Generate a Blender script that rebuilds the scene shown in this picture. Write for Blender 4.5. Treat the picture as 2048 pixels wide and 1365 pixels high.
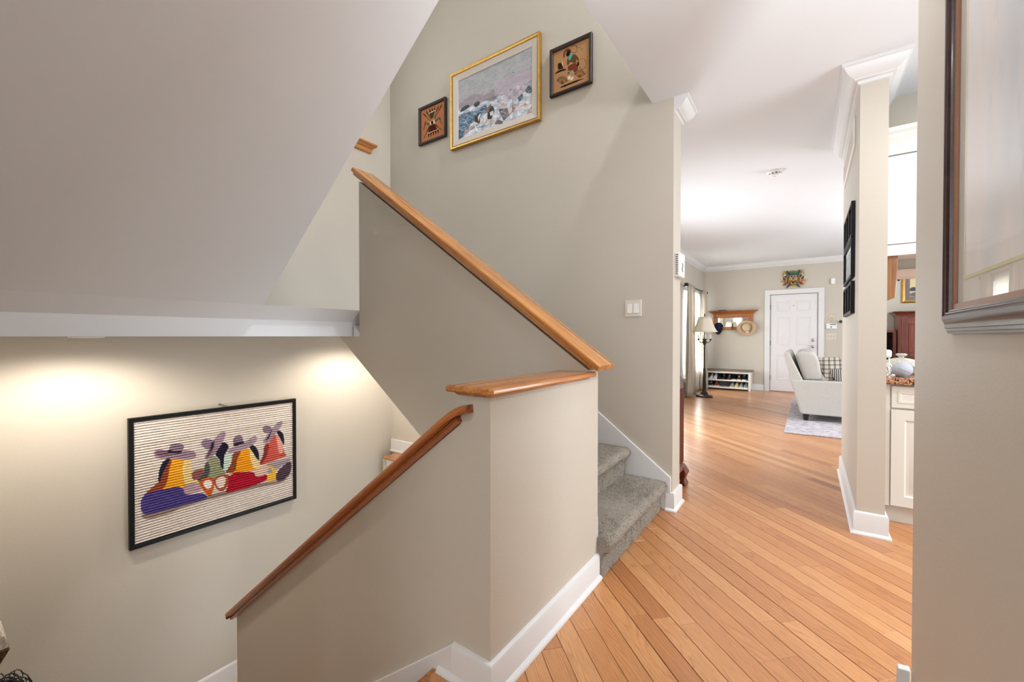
import bpy, bmesh, math, random
import numpy as np
from mathutils import Vector, Matrix

random.seed(7)
rng = np.random.default_rng(11)
S = bpy.context.scene
COL = S.collection
for o in list(bpy.data.objects):
    bpy.data.objects.remove(o, do_unlink=True)
PI = math.pi

# ------------------------------------------------------------------ camera
cam_data = bpy.data.cameras.new('camera')
cam = bpy.data.objects.new('camera', cam_data)
COL.objects.link(cam)
CAM_H = 1.165
yaw, pitch = math.radians(35.19), math.radians(-0.653)
fw = Vector((-math.sin(yaw) * math.cos(pitch), math.cos(yaw) * math.cos(pitch), math.sin(pitch)))
rt = Vector((math.cos(yaw), math.sin(yaw), 0))
up = rt.cross(fw)
m = Matrix((rt, up, -fw)).transposed().to_4x4()
m.translation = (0, 0, CAM_H)
cam.matrix_world = m
cam_data.sensor_width = 36.0
cam_data.lens = 840.4 / 2048 * 36.0
cam_data.clip_start = 0.03
S.camera = cam

# ------------------------------------------------------------------ view, world
S.view_settings.view_transform = 'Standard'
S.view_settings.look = 'None'
S.view_settings.exposure = 0.42
S.view_settings.gamma = 1.0
S.view_settings.use_curve_mapping = False

W = bpy.data.worlds.new('world')
S.world = W
W.use_nodes = True
bg = W.node_tree.nodes['Background']
bg.inputs[0].default_value = (0.93, 0.97, 1.0, 1)
bg.inputs[1].default_value = 2.2


def lamp(name, kind, loc, power, col=(1, 1, 1), size=0.1, size_y=None, aim=None, spot=None, blend=0.6, spread=None):
    d = bpy.data.lights.new(name, kind)
    d.energy = power
    d.color = col
    if kind == 'AREA':
        d.size = size
        if size_y:
            d.shape = 'RECTANGLE'
            d.size_y = size_y
        else:
            d.shape = 'DISK'
        if spread:
            d.spread = math.radians(spread)
    else:
        d.shadow_soft_size = size
    if kind == 'SPOT':
        d.spot_size = math.radians(spot)
        d.spot_blend = blend
    o = bpy.data.objects.new(name, d)
    COL.objects.link(o)
    o.location = loc
    if aim is not None:
        v = Vector(aim) - Vector(loc)
        o.rotation_euler = v.to_track_quat('-Z', 'Y').to_euler()
    return o


WARM = (1.0, 0.90, 0.78)
SOFT = (1.0, 0.985, 0.97)
NEUT = (0.955, 0.972, 1.0)
DAY = (0.90, 0.96, 1.0)
# area lamps for window daylight, mostly tilted up to brighten ceilings; kitchen, dining and hall ones are added fill
lamp('window_light_living_near', 'AREA', (-1.90, 5.4, 1.25), 34, DAY, 1.7, 1.5, aim=(0.5, 5.4, 1.2))
lamp('window_light_living_far', 'AREA', (-2.0, 9.25, 1.2), 60, DAY, 1.3, 1.6, aim=(0.5, 9.25, 1.5))
lamp('fill_light_dining', 'AREA', (3.45, 7.0, 1.4), 62, DAY, 2.4, 1.6, aim=(0.0, 7.0, 1.9))
lamp('fill_light_kitchen', 'AREA', (3.45, 2.5, 1.5), 66, DAY, 1.7, 1.4, aim=(0.0, 2.3, 1.6))
lamp('fill_light_hall', 'AREA', (-0.35, -2.4, 1.35), 6, DAY, 1.0, 2.0, aim=(-0.35, 0.0, 2.2))
lamp('window_light_stair', 'AREA', (-3.5, 1.55, 3.75), 10, DAY, 1.2, 1.0, aim=(-1.0, 1.9, 2.9))
# lamps in the ceilings; kitchen and dining ones are added, unseen, as fill (their trims are built further down)
DOWN = [(-0.30, -0.95, 2.735, 8, SOFT), (1.5, 0.6, 2.735, 12, SOFT), (1.3, 2.55, 2.735, 24, SOFT),
        (2.2, 5.2, 2.735, 9, SOFT), (2.2, 8.6, 2.735, 9, SOFT)]
for i, (x, y, z, p, c) in enumerate(DOWN):
    lamp('downlight_lamp', 'AREA', (x, y, z - 0.03), p, c, 0.14, aim=(x, y, 0))
LAND = [(-3.12, 0.52, 1.155, 30, WARM), (-3.12, 2.30, 1.155, 30, WARM)]
for (x, y, z, p, c) in LAND:
    lamp('landing_lamp', 'SPOT', (x, y, z - 0.03), p, c, 0.05, aim=(x, y, -2), spot=168, blend=0.5)
UP_FILL = [(0.75, 1.15, 1.72, 26), (2.1, 6.6, 1.72, 44), (-0.72, -1.9, 1.72, 8)]  # uplighters added out of view to brighten the ceilings
for (x, y, z, p) in UP_FILL:
    lamp('ceiling_fill_lamp', 'AREA', (x, y, z + 0.02), p, NEUT, 0.22, aim=(x, y, 3))
# unseen globe added on the hall ceiling to light soffit and newel wall, and one upstairs
GLOBE = [(-0.28, 1.36, 2.60, 16), (0.40, 2.2, 5.25, 150)]   # x, y, z, watts: the globes themselves emit


# ------------------------------------------------------------------ materials
def lin(c):
    return tuple((v / 12.92 if v <= 0.04045 else ((v + 0.055) / 1.055) ** 2.4) for v in c)


def rgb(r, g, b):
    return lin((r / 255, g / 255, b / 255)) + (1,)


class NT:
    def __init__(s, name):
        s.m = bpy.data.materials.new(name)
        s.m.use_nodes = True
        s.t = s.m.node_tree
        s.b = s.t.nodes['Principled BSDF']

    def n(s, kind, **kw):
        x = s.t.nodes.new(kind)
        for k, v in kw.items():
            if k.startswith('i_'):
                x.inputs[k[2:].replace('_', ' ')].default_value = v
            else:
                setattr(x, k, v)
        return x

    def l(s, a, b):
        s.t.links.new(a, b)

    def ramp(s, fac, stops):
        r = s.n('ShaderNodeValToRGB')
        e = r.color_ramp.elements
        while len(e) < len(stops):
            e.new(0.5)
        for q, (p, c) in zip(e, stops):
            q.position = p
            q.color = c
        s.l(fac, r.inputs[0])
        return r.outputs[0]

    def bump(s, h, strength=0.2, dist=0.01):
        b = s.n('ShaderNodeBump')
        b.inputs['Strength'].default_value = strength
        b.inputs['Distance'].default_value = dist
        s.l(h, b.inputs['Height'])
        s.l(b.outputs[0], s.b.inputs['Normal'])

    def coords(s, scale=(1, 1, 1), rot=(0, 0, 0), kind='Object'):
        tc = s.n('ShaderNodeTexCoord')
        mp = s.n('ShaderNodeMapping')
        mp.inputs['Scale'].default_value = scale
        mp.inputs['Rotation'].default_value = rot
        s.l(tc.outputs[kind], mp.inputs[0])
        return mp.outputs[0]

    def noise(s, vec, scale, detail=2, rough=0.5):
        x = s.n('ShaderNodeTexNoise')
        x.inputs['Scale'].default_value = scale
        x.inputs['Detail'].default_value = detail
        x.inputs['Roughness'].default_value = rough
        s.l(vec, x.inputs['Vector'])
        return x.outputs['Fac']


def plain(name, c, rough=0.5, metal=0.0, spec=0.5, var=0.04, nscale=6.0, bump=0.0, bscale=300, emit=None, coat=0.0):
    k = NT(name)
    v = k.coords()
    c4 = rgb(*c)
    lo = tuple(max(0, x * (1 - var)) for x in c4[:3]) + (1,)
    hi = tuple(min(1, x * (1 + var)) for x in c4[:3]) + (1,)
    k.l(k.ramp(k.noise(v, nscale), [(0.3, lo), (0.7, hi)]), k.b.inputs['Base Color'])
    k.b.inputs['Roughness'].default_value = rough
    k.b.inputs['Metallic'].default_value = metal
    k.b.inputs['Specular IOR Level'].default_value = spec
    k.b.inputs['Coat Weight'].default_value = coat
    k.b.inputs['Coat Roughness'].default_value = 0.1
    if bump:
        k.bump(k.noise(v, bscale, 3), bump, 0.004)
    if emit:
        k.b.inputs['Emission Color'].default_value = rgb(*c)
        k.b.inputs['Emission Strength'].default_value = emit
    return k.m


def wood(name, dark, mid, light, axis=0, rough=0.3, gscale=26, coat=0.3, rot=(0, 0, 0)):
    k = NT(name)
    sc = [1.0, 1.0, 1.0]
    sc[axis] = 0.035
    v = k.coords(tuple(1 / q for q in sc), rot)
    v.node.vector_type = 'TEXTURE'      # turn into the board's own axes first, then stretch along it
    n1 = k.noise(v, gscale, 4, 0.6)
    n2 = k.noise(v, gscale * 4.5, 3, 0.6)
    mx = k.n('ShaderNodeMath', operation='MULTIPLY_ADD')
    mx.inputs[1].default_value = 0.35
    k.l(n2, mx.inputs[0])
    mu = k.n('ShaderNodeMath', operation='MULTIPLY')
    mu.inputs[1].default_value = 0.68
    k.l(n1, mu.inputs[0])
    k.l(mu.outputs[0], mx.inputs[2])
    k.l(k.ramp(mx.outputs[0], [(0.33, rgb(*dark)), (0.5, rgb(*mid)), (0.66, rgb(*light))]), k.b.inputs['Base Color'])
    k.b.inputs['Roughness'].default_value = rough
    k.b.inputs['Coat Weight'].default_value = coat
    k.b.inputs['Coat Roughness'].default_value = 0.12
    k.bump(n2, 0.08, 0.002)
    return k.m


def vcol(name, rough=0.6, spec=0.3, noise=0.06, nscale=400, bump=0.0):
    k = NT(name)
    a = k.n('ShaderNodeAttribute', attribute_name='art')
    v = k.coords()
    mix = k.n('ShaderNodeMix', data_type='RGBA', blend_type='MULTIPLY')
    mix.inputs[0].default_value = 1.0
    k.l(a.outputs['Color'], mix.inputs[6])
    f = k.noise(v, nscale, 3)
    k.l(k.ramp(f, [(0.3, (1 - 3 * noise,) * 3 + (1,)), (0.6, (1, 1, 1, 1))]), mix.inputs[7])
    k.l(mix.outputs[2], k.b.inputs['Base Color'])
    k.b.inputs['Roughness'].default_value = rough
    k.b.inputs['Specular IOR Level'].default_value = spec
    if bump:
        k.bump(f, bump, 0.003)
    return k.m


def floor_mat():
    k = NT('oak_floor')
    at = k.n('ShaderNodeAttribute', attribute_name='tint')
    tc = k.n('ShaderNodeTexCoord')
    off = k.n('ShaderNodeVectorMath', operation='ADD')
    cb = k.n('ShaderNodeCombineXYZ')
    ml = k.n('ShaderNodeMath', operation='MULTIPLY')
    ml.inputs[1].default_value = 37.0
    k.l(at.outputs['Fac'], ml.inputs[0])
    k.l(ml.outputs[0], cb.inputs[0])
    k.l(ml.outputs[0], cb.inputs[2])
    uv = k.n('ShaderNodeAttribute', attribute_name='grain')
    k.l(uv.outputs['Vector'], off.inputs[0])
    k.l(cb.outputs[0], off.inputs[1])
    mp = k.n('ShaderNodeMapping')
    mp.inputs['Scale'].default_value = (0.055, 1, 1)
    k.l(off.outputs[0], mp.inputs[0])
    # cathedral figure: contour lines of a long stretched noise
    mp2 = k.n('ShaderNodeMapping')
    mp2.inputs['Scale'].default_value = (0.16, 1, 1)
    k.l(off.outputs[0], mp2.inputs[0])
    fig = k.noise(mp2.outputs[0], 11, 1.5, 0.4)
    sy = k.n('ShaderNodeSeparateXYZ')
    k.l(off.outputs[0], sy.inputs[0])
    ry = k.n('ShaderNodeMath', operation='MULTIPLY')
    ry.inputs[1].default_value = 70.0
    k.l(sy.outputs[1], ry.inputs[0])
    ad = k.n('ShaderNodeMath', operation='MULTIPLY_ADD')
    ad.inputs[1].default_value = 14.0
    k.l(fig, ad.inputs[0])
    k.l(ry.outputs[0], ad.inputs[2])
    wv = k.n('ShaderNodeMath', operation='FRACT')
    k.l(ad.outputs[0], wv.inputs[0])
    n2 = k.noise(mp.outputs[0], 230, 3, 0.65)
    base = k.ramp(at.outputs['Fac'], [(0.0, rgb(152, 94, 53)), (0.2, rgb(176, 116, 70)), (0.55, rgb(193, 134, 85)), (0.85, rgb(205, 149, 99)), (1.0, rgb(213, 162, 115))])
    g = k.ramp(wv.outputs[0], [(0.0, (0.70, 0.62, 0.54, 1)), (0.22, (0.94, 0.92, 0.89, 1)), (0.6, (1.04, 1.04, 1.04, 1)), (0.95, (0.94, 0.92, 0.89, 1)), (1.0, (0.70, 0.62, 0.54, 1))])
    m1 = k.n('ShaderNodeMix', data_type='RGBA', blend_type='MULTIPLY')
    m1.inputs[0].default_value = 0.75
    k.l(base, m1.inputs[6])
    k.l(g, m1.inputs[7])
    m2 = k.n('ShaderNodeMix', data_type='RGBA', blend_type='MULTIPLY')
    m2.inputs[0].default_value = 0.7
    k.l(m1.outputs[2], m2.inputs[6])
    k.l(k.ramp(n2, [(0.34, (0.72, 0.66, 0.6, 1)), (0.52, (1, 1, 1, 1))]), m2.inputs[7])
    k.l(m2.outputs[2], k.b.inputs['Base Color'])
    k.b.inputs['Roughness'].default_value = 0.36
    k.b.inputs['Coat Weight'].default_value = 0.4
    k.b.inputs['Coat Roughness'].default_value = 0.2
    k.bump(n2, 0.05, 0.001)
    return k.m


def glass_mat(name='clear_glass', ior=1.5, rough=0.0):
    k = NT(name)
    tr = k.n('ShaderNodeBsdfTransparent')
    gl = k.n('ShaderNodeBsdfGlossy')
    gl.inputs['Roughness'].default_value = rough
    fr = k.n('ShaderNodeFresnel')
    fr.inputs['IOR'].default_value = ior
    mx = k.n('ShaderNodeMixShader')
    ge = k.n('ShaderNodeNewGeometry')
    pw = k.n('ShaderNodeMath', operation='MULTIPLY_ADD')   # same Fresnel from either side of the thin pane
    pw.inputs[1].default_value = 1 / ior - ior
    pw.inputs[2].default_value = ior
    k.l(ge.outputs['Backfacing'], pw.inputs[0])
    k.l(pw.outputs[0], fr.inputs['IOR'])
    k.l(fr.outputs[0], mx.inputs[0])
    k.l(tr.outputs[0], mx.inputs[1])
    k.l(gl.outputs[0], mx.inputs[2])
    k.l(mx.outputs[0], k.t.nodes['Material Output'].inputs['Surface'])
    return k.m


def fabric(name, c, scale=500, var=0.12, trans=0.0):
    k = NT(name)
    v = k.coords()
    a = k.noise(v, scale, 2)
    c4 = rgb(*c)
    lo = tuple(x * (1 - 2 * var) for x in c4[:3]) + (1,)
    hi = tuple(min(1, x * (1 + var)) for x in c4[:3]) + (1,)
    k.l(k.ramp(a, [(0.35, lo), (0.6, hi)]), k.b.inputs['Base Color'])
    k.b.inputs['Roughness'].default_value = 0.9
    k.b.inputs['Specular IOR Level'].default_value = 0.15
    k.bump(a, 0.25, 0.003)
    if trans:
        tl = k.n('ShaderNodeBsdfTranslucent')
        tl.inputs[0].default_value = c4
        mx = k.n('ShaderNodeMixShader')
        mx.inputs[0].default_value = trans
        k.l(k.b.outputs[0], mx.inputs[1])
        k.l(tl.outputs[0], mx.inputs[2])
        k.l(mx.outputs[0], k.t.nodes['Material Output'].inputs['Surface'])
    return k.m


M = {}
M['wall'] = plain('greige_wall_paint', (197, 190, 178), 0.5, spec=0.35, var=0.012, nscale=1.5, bump=0.14, bscale=170)
M['ceil'] = plain('white_ceiling_paint', (226, 229, 233), 0.7, spec=0.2, var=0.008, nscale=1.5, bump=0.03, bscale=200)
M['trim'] = plain('white_trim_paint', (221, 221, 222), 0.35, spec=0.45, var=0.01, nscale=3)
M['floor'] = floor_mat()
M['gap'] = plain('dark_joint', (46, 28, 16), 0.8, var=0.1)
M['rail'] = wood('oak_rail', (122, 66, 24), (172, 104, 46), (204, 140, 76), 0, 0.28, 40, 0.4)
M['rail_slope'] = wood('oak_rail_upper', (138, 82, 34), (186, 122, 60), (212, 152, 88), 0, 0.26, 40, 0.4, rot=(0, math.radians(35.5), 0))
M['rail_low'] = wood('oak_rail_lower', (112, 58, 22), (164, 90, 38), (190, 114, 54), 0, 0.28, 40, 0.4, rot=(0, math.radians(-37.4), 0))
M['carpet'] = None
M['black'] = plain('black_frame', (7, 7, 8), 0.45, spec=0.25, var=0.1)
M['gold'] = plain('gold_frame', (186, 146, 76), 0.3, metal=0.75, var=0.12, nscale=30)
M['linen'] = plain('linen_liner', (214, 205, 195), 0.8, var=0.04, nscale=80)
M['brownframe'] = wood('dark_brown_frame', (26, 15, 12), (46, 27, 22), (66, 42, 34), 0, 0.5, 50, 0.05)
M['mahog'] = wood('mahogany_frame', (26, 8, 8), (44, 14, 13), (64, 24, 20), 1, 0.32, 40, 0.2)
M['cherry'] = wood('cherry_cabinet', (66, 24, 16), (100, 42, 28), (128, 62, 42), 2, 0.3, 26, 0.4)
M['walnut'] = wood('walnut_board', (96, 60, 36), (136, 92, 58), (168, 122, 84), 2, 0.45, 24, 0.1)
M['honey'] = wood('honey_oak_rack', (122, 64, 26), (164, 96, 42), (190, 126, 66), 0, 0.35, 30, 0.3)
M['darktop'] = wood('weathered_top', (74, 62, 52), (104, 90, 76), (132, 116, 98), 0, 0.5, 30, 0.1)
M['white'] = plain('white_furniture', (228, 226, 221), 0.4, var=0.015)
M['door'] = plain('white_door', (222, 220, 222), 0.35, var=0.008)
M['hang'] = plain('white_hanging_cabinet', (212, 211, 208), 0.4, var=0.01)
M['cab'] = plain('cream_cabinet', (212, 208, 199), 0.4, var=0.012)
M['plastic'] = plain('ivory_plastic', (218, 212, 198), 0.4, var=0.01)
M['whiteplastic'] = plain('white_plastic', (234, 234, 232), 0.35, var=0.01)
M['bronze'] = plain('dark_bronze', (58, 56, 52), 0.4, metal=0.7, var=0.2, nscale=60)
M['steel'] = plain('brushed_nickel', (176, 174, 170), 0.25, metal=0.95, var=0.05)
M['iron'] = plain('black_iron', (26, 25, 24), 0.4, metal=0.6, var=0.1)
M['shade'] = fabric('cream_lampshade', (244, 239, 228), 300, 0.03, 0.4)
M['curtain'] = fabric('taupe_curtain', (212, 203, 188), 260, 0.05, 0.3)
M['sheer'] = fabric('sheer_curtain', (240, 238, 232), 300, 0.03, 0.65)
M['sofa'] = fabric('light_grey_linen', (190, 187, 181), 420, 0.1)
M['candle'] = plain('candle_sleeve', (236, 232, 222), 0.5)
M['mirror'] = plain('mirror_glass', (235, 238, 238), 0.03, metal=1.0, var=0.0)
M['glass'] = glass_mat()
M['navy'] = fabric('navy_cloth', (30, 40, 66), 500, 0.1)
M['straw'] = fabric('tan_felt', (196, 172, 142), 300, 0.08)
M['blackleather'] = plain('black_leather', (24, 22, 22), 0.45, var=0.2)
M['brownleather'] = plain('brown_leather', (92, 48, 32), 0.4, var=0.2)
M['cream'] = plain('cream_canvas', (226, 206, 158), 0.8, var=0.06)
M['greyshoe'] = plain('grey_mesh', (150, 156, 156), 0.8, var=0.08)
M['whiteshoe'] = plain('white_leather', (214, 216, 222), 0.5, var=0.04)
M['redshoe'] = plain('red_leather', (140, 50, 38), 0.5, var=0.1)
M['shelfgrey'] = plain('grey_back_panel', (120, 124, 128), 0.7, var=0.04)
M['ball'] = fabric('pale_grey_blue_mesh', (172, 176, 188), 900, 0.05)
M['crystal'] = None
M['stone'] = plain('pale_rough_stone', (190, 182, 170), 0.95, var=0.4, nscale=90, bump=0.8, bscale=140)
M['stonedark'] = plain('brown_rough_stone', (92, 64, 44), 0.95, var=0.5, nscale=120, bump=0.8, bscale=140)
M['wire'] = plain('black_wire', (20, 20, 20), 0.6)
M['glow'] = plain('lamp_glow', (255, 240, 215), 0.5, emit=6.0)
M['vent'] = plain('ivory_vent', (196, 188, 172), 0.5)
M['dark'] = plain('dark_cavity', (30, 28, 26), 0.9)
M['art'] = vcol('painted_canvas', 0.6, 0.3, 0.03, 600)
M['yarn'] = vcol('painted_cords', 0.8, 0.15, 0.05, 700, 0.25)
M['sand'] = vcol('coloured_sand', 0.95, 0.1, 0.1, 900, 0.3)
M['mask'] = vcol('painted_carving', 0.4, 0.5, 0.03, 300)
M['plaid'] = None
M['rug'] = None
M['granite'] = None
M['print'] = None


def more_mats():
    k = NT('grey_carpet')
    v = k.coords()
    a = k.noise(v, 320, 3, 0.7)
    b = k.noise(v, 9, 2)
    mx = k.n('ShaderNodeMath', operation='MULTIPLY_ADD')
    mx.inputs[1].default_value = 0.14
    k.l(b, mx.inputs[0])
    mu = k.n('ShaderNodeMath', operation='MULTIPLY')
    mu.inputs[1].default_value = 0.86
    k.l(a, mu.inputs[0])
    k.l(mu.outputs[0], mx.inputs[2])
    k.l(k.ramp(mx.outputs[0], [(0.34, rgb(142, 131, 117)), (0.5, rgb(186, 175, 160)), (0.66, rgb(214, 205, 191))]), k.b.inputs['Base Color'])
    k.b.inputs['Roughness'].default_value = 1.0
    k.b.inputs['Specular IOR Level'].default_value = 0.05
    k.b.inputs['Sheen Weight'].default_value = 0.2
    k.bump(a, 0.9, 0.012)
    M['carpet'] = k.m

    k = NT('brown_granite')
    v = k.coords()
    vo = k.n('ShaderNodeTexVoronoi')
    vo.inputs['Scale'].default_value = 110
    k.l(v, vo.inputs['Vector'])
    k.l(k.ramp(vo.outputs['Color'], [(0.1, rgb(36, 26, 24)), (0.35, rgb(120, 72, 50)), (0.6, rgb(168, 120, 90)), (0.9, rgb(200, 164, 136))]), k.b.inputs['Base Color'])
    k.b.inputs['Roughness'].default_value = 0.12
    M['granite'] = k.m

    k = NT('grey_lilac_rug')
    v = k.coords()
    a = k.noise(v, 14, 4, 0.7)
    b = k.noise(v, 180, 2)
    mx = k.n('ShaderNodeMix', data_type='RGBA', blend_type='MULTIPLY')
    mx.inputs[0].default_value = 0.5
    k.l(k.ramp(a, [(0.35, rgb(150, 150, 164)), (0.5, rgb(190, 184, 190)), (0.65, rgb(216, 200, 200))]), mx.inputs[6])
    k.l(k.ramp(b, [(0.35, (0.6, 0.6, 0.6, 1)), (0.6, (1, 1, 1, 1))]), mx.inputs[7])
    k.l(mx.outputs[2], k.b.inputs['Base Color'])
    k.b.inputs['Roughness'].default_value = 1
    k.bump(b, 0.5, 0.004)
    M['rug'] = k.m

    k = NT('plaid_cloth')
    tc = k.n('ShaderNodeTexCoord')
    sp = k.n('ShaderNodeSeparateXYZ')
    k.l(tc.outputs['Object'], sp.inputs[0])

    def stripes(sock, freq, thr):
        a = k.n('ShaderNodeMath', operation='MULTIPLY')
        a.inputs[1].default_value = freq
        k.l(sock, a.inputs[0])
        f = k.n('ShaderNodeMath', operation='FRACT')
        k.l(a.outputs[0], f.inputs[0])
        g = k.n('ShaderNodeMath', operation='GREATER_THAN')
        g.inputs[1].default_value = thr
        k.l(f.outputs[0], g.inputs[0])
        return g.outputs[0]
    s1 = stripes(sp.outputs[0], 16, 0.62)
    s2 = stripes(sp.outputs[2], 18, 0.7)
    s3 = stripes(sp.outputs[0], 48, 0.8)
    ad = k.n('ShaderNodeMath', operation='ADD')
    k.l(s1, ad.inputs[0])
    k.l(s2, ad.inputs[1])
    ad2 = k.n('ShaderNodeMath', operation='MULTIPLY_ADD')
    ad2.inputs[1].default_value = 0.5
    k.l(s3, ad2.inputs[0])
    k.l(ad.outputs[0], ad2.inputs[2])
    dv = k.n('ShaderNodeMath', operation='MULTIPLY')
    dv.inputs[1].default_value = 0.4
    k.l(ad2.outputs[0], dv.inputs[0])
    k.l(k.ramp(dv.outputs[0], [(0.0, rgb(176, 166, 150)), (0.4, rgb(122, 114, 106)), (0.8, rgb(70, 68, 70))]), k.b.inputs['Base Color'])
    k.b.inputs['Roughness'].default_value = 0.95
    M['plaid'] = k.m

    k = NT('pastel_print')
    v = k.coords((1, 1, 0.35))
    a = k.noise(v, 3.2, 3, 0.6)
    b = k.noise(v, 7, 4, 0.65)
    mx = k.n('ShaderNodeMix', data_type='RGBA', blend_type='MULTIPLY')
    mx.inputs[0].default_value = 0.8
    k.l(k.ramp(a, [(0.3, rgb(216, 228, 238)), (0.5, rgb(250, 246, 244)), (0.72, rgb(246, 230, 224))]), mx.inputs[6])
    k.l(k.ramp(b, [(0.34, rgb(206, 218, 230)), (0.45, rgb(252, 252, 252)), (1, rgb(255, 254, 254))]), mx.inputs[7])
    k.l(mx.outputs[2], k.b.inputs['Base Color'])
    k.b.inputs['Roughness'].default_value = 0.6
    M['print'] = k.m

    k = NT('cut_crystal')
    k.b.inputs['Base Color'].default_value = rgb(236, 234, 226)
    k.b.inputs['Roughness'].default_value = 0.08
    k.b.inputs['Transmission Weight'].default_value = 0.55
    k.b.inputs['IOR'].default_value = 1.5
    v = k.coords()
    k.l(k.ramp(k.noise(v, 60, 2), [(0.4, rgb(224, 220, 208)), (0.6, rgb(248, 248, 244))]), k.b.inputs['Base Color'])
    k.bump(k.noise(v, 70, 1), 0.6, 0.006)
    M['crystal'] = k.m


more_mats()


# ------------------------------------------------------------------ mesh helpers
class MB:
    def __init__(s):
        s.v, s.f, s.c = [], [], []

    def add(s, vs, fs):
        b = len(s.v)
        s.v += [tuple(p) for p in vs]
        s.f += [tuple(b + i for i in f) for f in fs]
        return s

    def box(s, x0, x1, y0, y1, z0, z1):
        vs = [(x, y, z) for z in (z0, z1) for y in (y0, y1) for x in (x0, x1)]
        return s.add(vs, [(0, 2, 3, 1), (4, 5, 7, 6), (0, 1, 5, 4), (2, 6, 7, 3), (0, 4, 6, 2), (1, 3, 7, 5)])

    def prism(s, poly, axis, a0, a1):
        """poly in the two other axes (in x,y,z order), extruded along axis."""
        def mk(p, a):
            q = list(p)
            q.insert(axis, a)
            return q
        n = len(poly)
        vs = [mk(p, a0) for p in poly] + [mk(p, a1) for p in poly]
        fs = [tuple(range(n - 1, -1, -1)), tuple(range(n, 2 * n))]
        fs += [(i, (i + 1) % n, n + (i + 1) % n, n + i) for i in range(n)]
        return s.add(vs, fs)

    def rings(s, rings, cap=True, closed=True, loop=False):
        n = len(rings[0])
        vs = [p for r in rings for p in r]
        fs = []
        R = len(rings)
        for i in range(R if loop else R - 1):
            j = (i + 1) % R
            for k in range(n if closed else n - 1):
                k2 = (k + 1) % n
                fs.append((i * n + k, i * n + k2, j * n + k2, j * n + k))
        if cap and not loop:
            fs.append(tuple(range(n - 1, -1, -1)))
            fs.append(tuple((R - 1) * n + k for k in range(n)))
        return s.add(vs, fs)

    def lathe(s, prof, c=(0, 0, 0), n=20, axis=2, sx=1, sy=1, cap=True):
        rings = []
        for r, h in prof:
            ring = []
            for k in range(n):
                a = 2 * PI * k / n
                p = [math.cos(a) * r * sx, math.sin(a) * r * sy]
                p.insert(axis, h)
                ring.append((p[0] + c[0], p[1] + c[1], p[2] + c[2]))
            rings.append(ring)
        return s.rings(rings, cap)

    def ell(s, c, r, n=16, m=10, rot=None):
        prof = [(math.sin(PI * i / m) + (1e-4 if i in (0, m) else 0), -math.cos(PI * i / m)) for i in range(m + 1)]
        rings = []
        R = rot or Matrix.Identity(3)
        for q, h in prof:
            ring = []
            for k in range(n):
                a = 2 * PI * k / n
                p = R @ Vector((math.cos(a) * q * r[0], math.sin(a) * q * r[1], h * r[2]))
                ring.append((p[0] + c[0], p[1] + c[1], p[2] + c[2]))
            rings.append(ring)
        return s.rings(rings)

    def tube(s, pts, r, n=10):
        pts = [Vector(p) for p in pts]
        rr = r if isinstance(r, (list, tuple)) else [r] * len(pts)
        rings = []
        ref = Vector((0, 0, 1))
        for i, p in enumerate(pts):
            t = (pts[min(i + 1, len(pts) - 1)] - pts[max(i - 1, 0)]).normalized()
            if abs(t.dot(ref)) > 0.95:
                ref = Vector((1, 0, 0)) if abs(t.x) < 0.9 else Vector((0, 1, 0))
            a = t.cross(ref).normalized()
            b = a.cross(t).normalized()
            rings.append([tuple(p + rr[i] * (math.cos(2 * PI * k / n) * a + math.sin(2 * PI * k / n) * b)) for k in range(n)])
        return s.rings(rings)

    def sweep(s, path, prof, mp, closed=False, cap=True):
        """profile (offset to the left of the path, out of plane) swept along a mitred 2-D path; mp(x, y, b) -> xyz."""
        n = len(path)
        P = [Vector(p) for p in path]
        rings = []
        for i in range(n):
            if closed or 0 < i < n - 1:
                d0 = (P[i] - P[i - 1]).normalized()
                d1 = (P[(i + 1) % n] - P[i]).normalized()
                n0 = Vector((-d0.y, d0.x))
                n1 = Vector((-d1.y, d1.x))
                mtr = (n0 + n1)
                mtr = mtr / max(0.2, (1 + n0.dot(n1)))
            else:
                d = (P[1] - P[0]) if i == 0 else (P[-1] - P[-2])
                d.normalize()
                mtr = Vector((-d.y, d.x))
            rings.append([mp(P[i].x + mtr.x * a, P[i].y + mtr.y * a, b) for a, b in prof])
        return s.rings(rings, cap, True, closed)


WL = {}


def obj(name, mb, mat, parent=None, smooth=None, bevel=0.0, seg=2, sub=0, label=None):
    me = bpy.data.meshes.new(name)
    me.from_pydata(mb.v, [], mb.f)
    bm = bmesh.new()
    bm.from_mesh(me)
    bmesh.ops.recalc_face_normals(bm, faces=bm.faces)
    bm.to_mesh(me)
    bm.free()
    if mat:
        me.materials.append(mat)
    o = bpy.data.objects.new(name, me)
    COL.objects.link(o)
    if parent is not None:
        o.parent = parent
        o.location = -Vector(WL.get(parent.name, (0, 0, 0)))
    WL[o.name] = (0, 0, 0)
    if smooth is not None:
        me.polygons.foreach_set('use_smooth', [True] * len(me.polygons))
        me.set_sharp_from_angle(angle=math.radians(smooth))
    if bevel:
        b = o.modifiers.new('bevel', 'BEVEL')
        b.width = bevel
        b.segments = seg
        b.limit_method = 'ANGLE'
        b.angle_limit = math.radians(40)
    if sub:
        q = o.modifiers.new('sub', 'SUBSURF')
        q.levels = q.render_levels = sub
    if label:
        o['label'] = label
    return o


def tag(o, label, cat, group=None, kind=None):
    o['label'] = label
    o['category'] = cat
    if group:
        o['group'] = group
    if kind:
        o['kind'] = kind
    return o


def thing(name, label, cat, loc, group=None):
    o = bpy.data.objects.new(name, None)
    o.empty_display_size = 0.1
    COL.objects.link(o)
    o.location = loc
    WL[o.name] = tuple(loc)
    return tag(o, label, cat, group)


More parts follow.
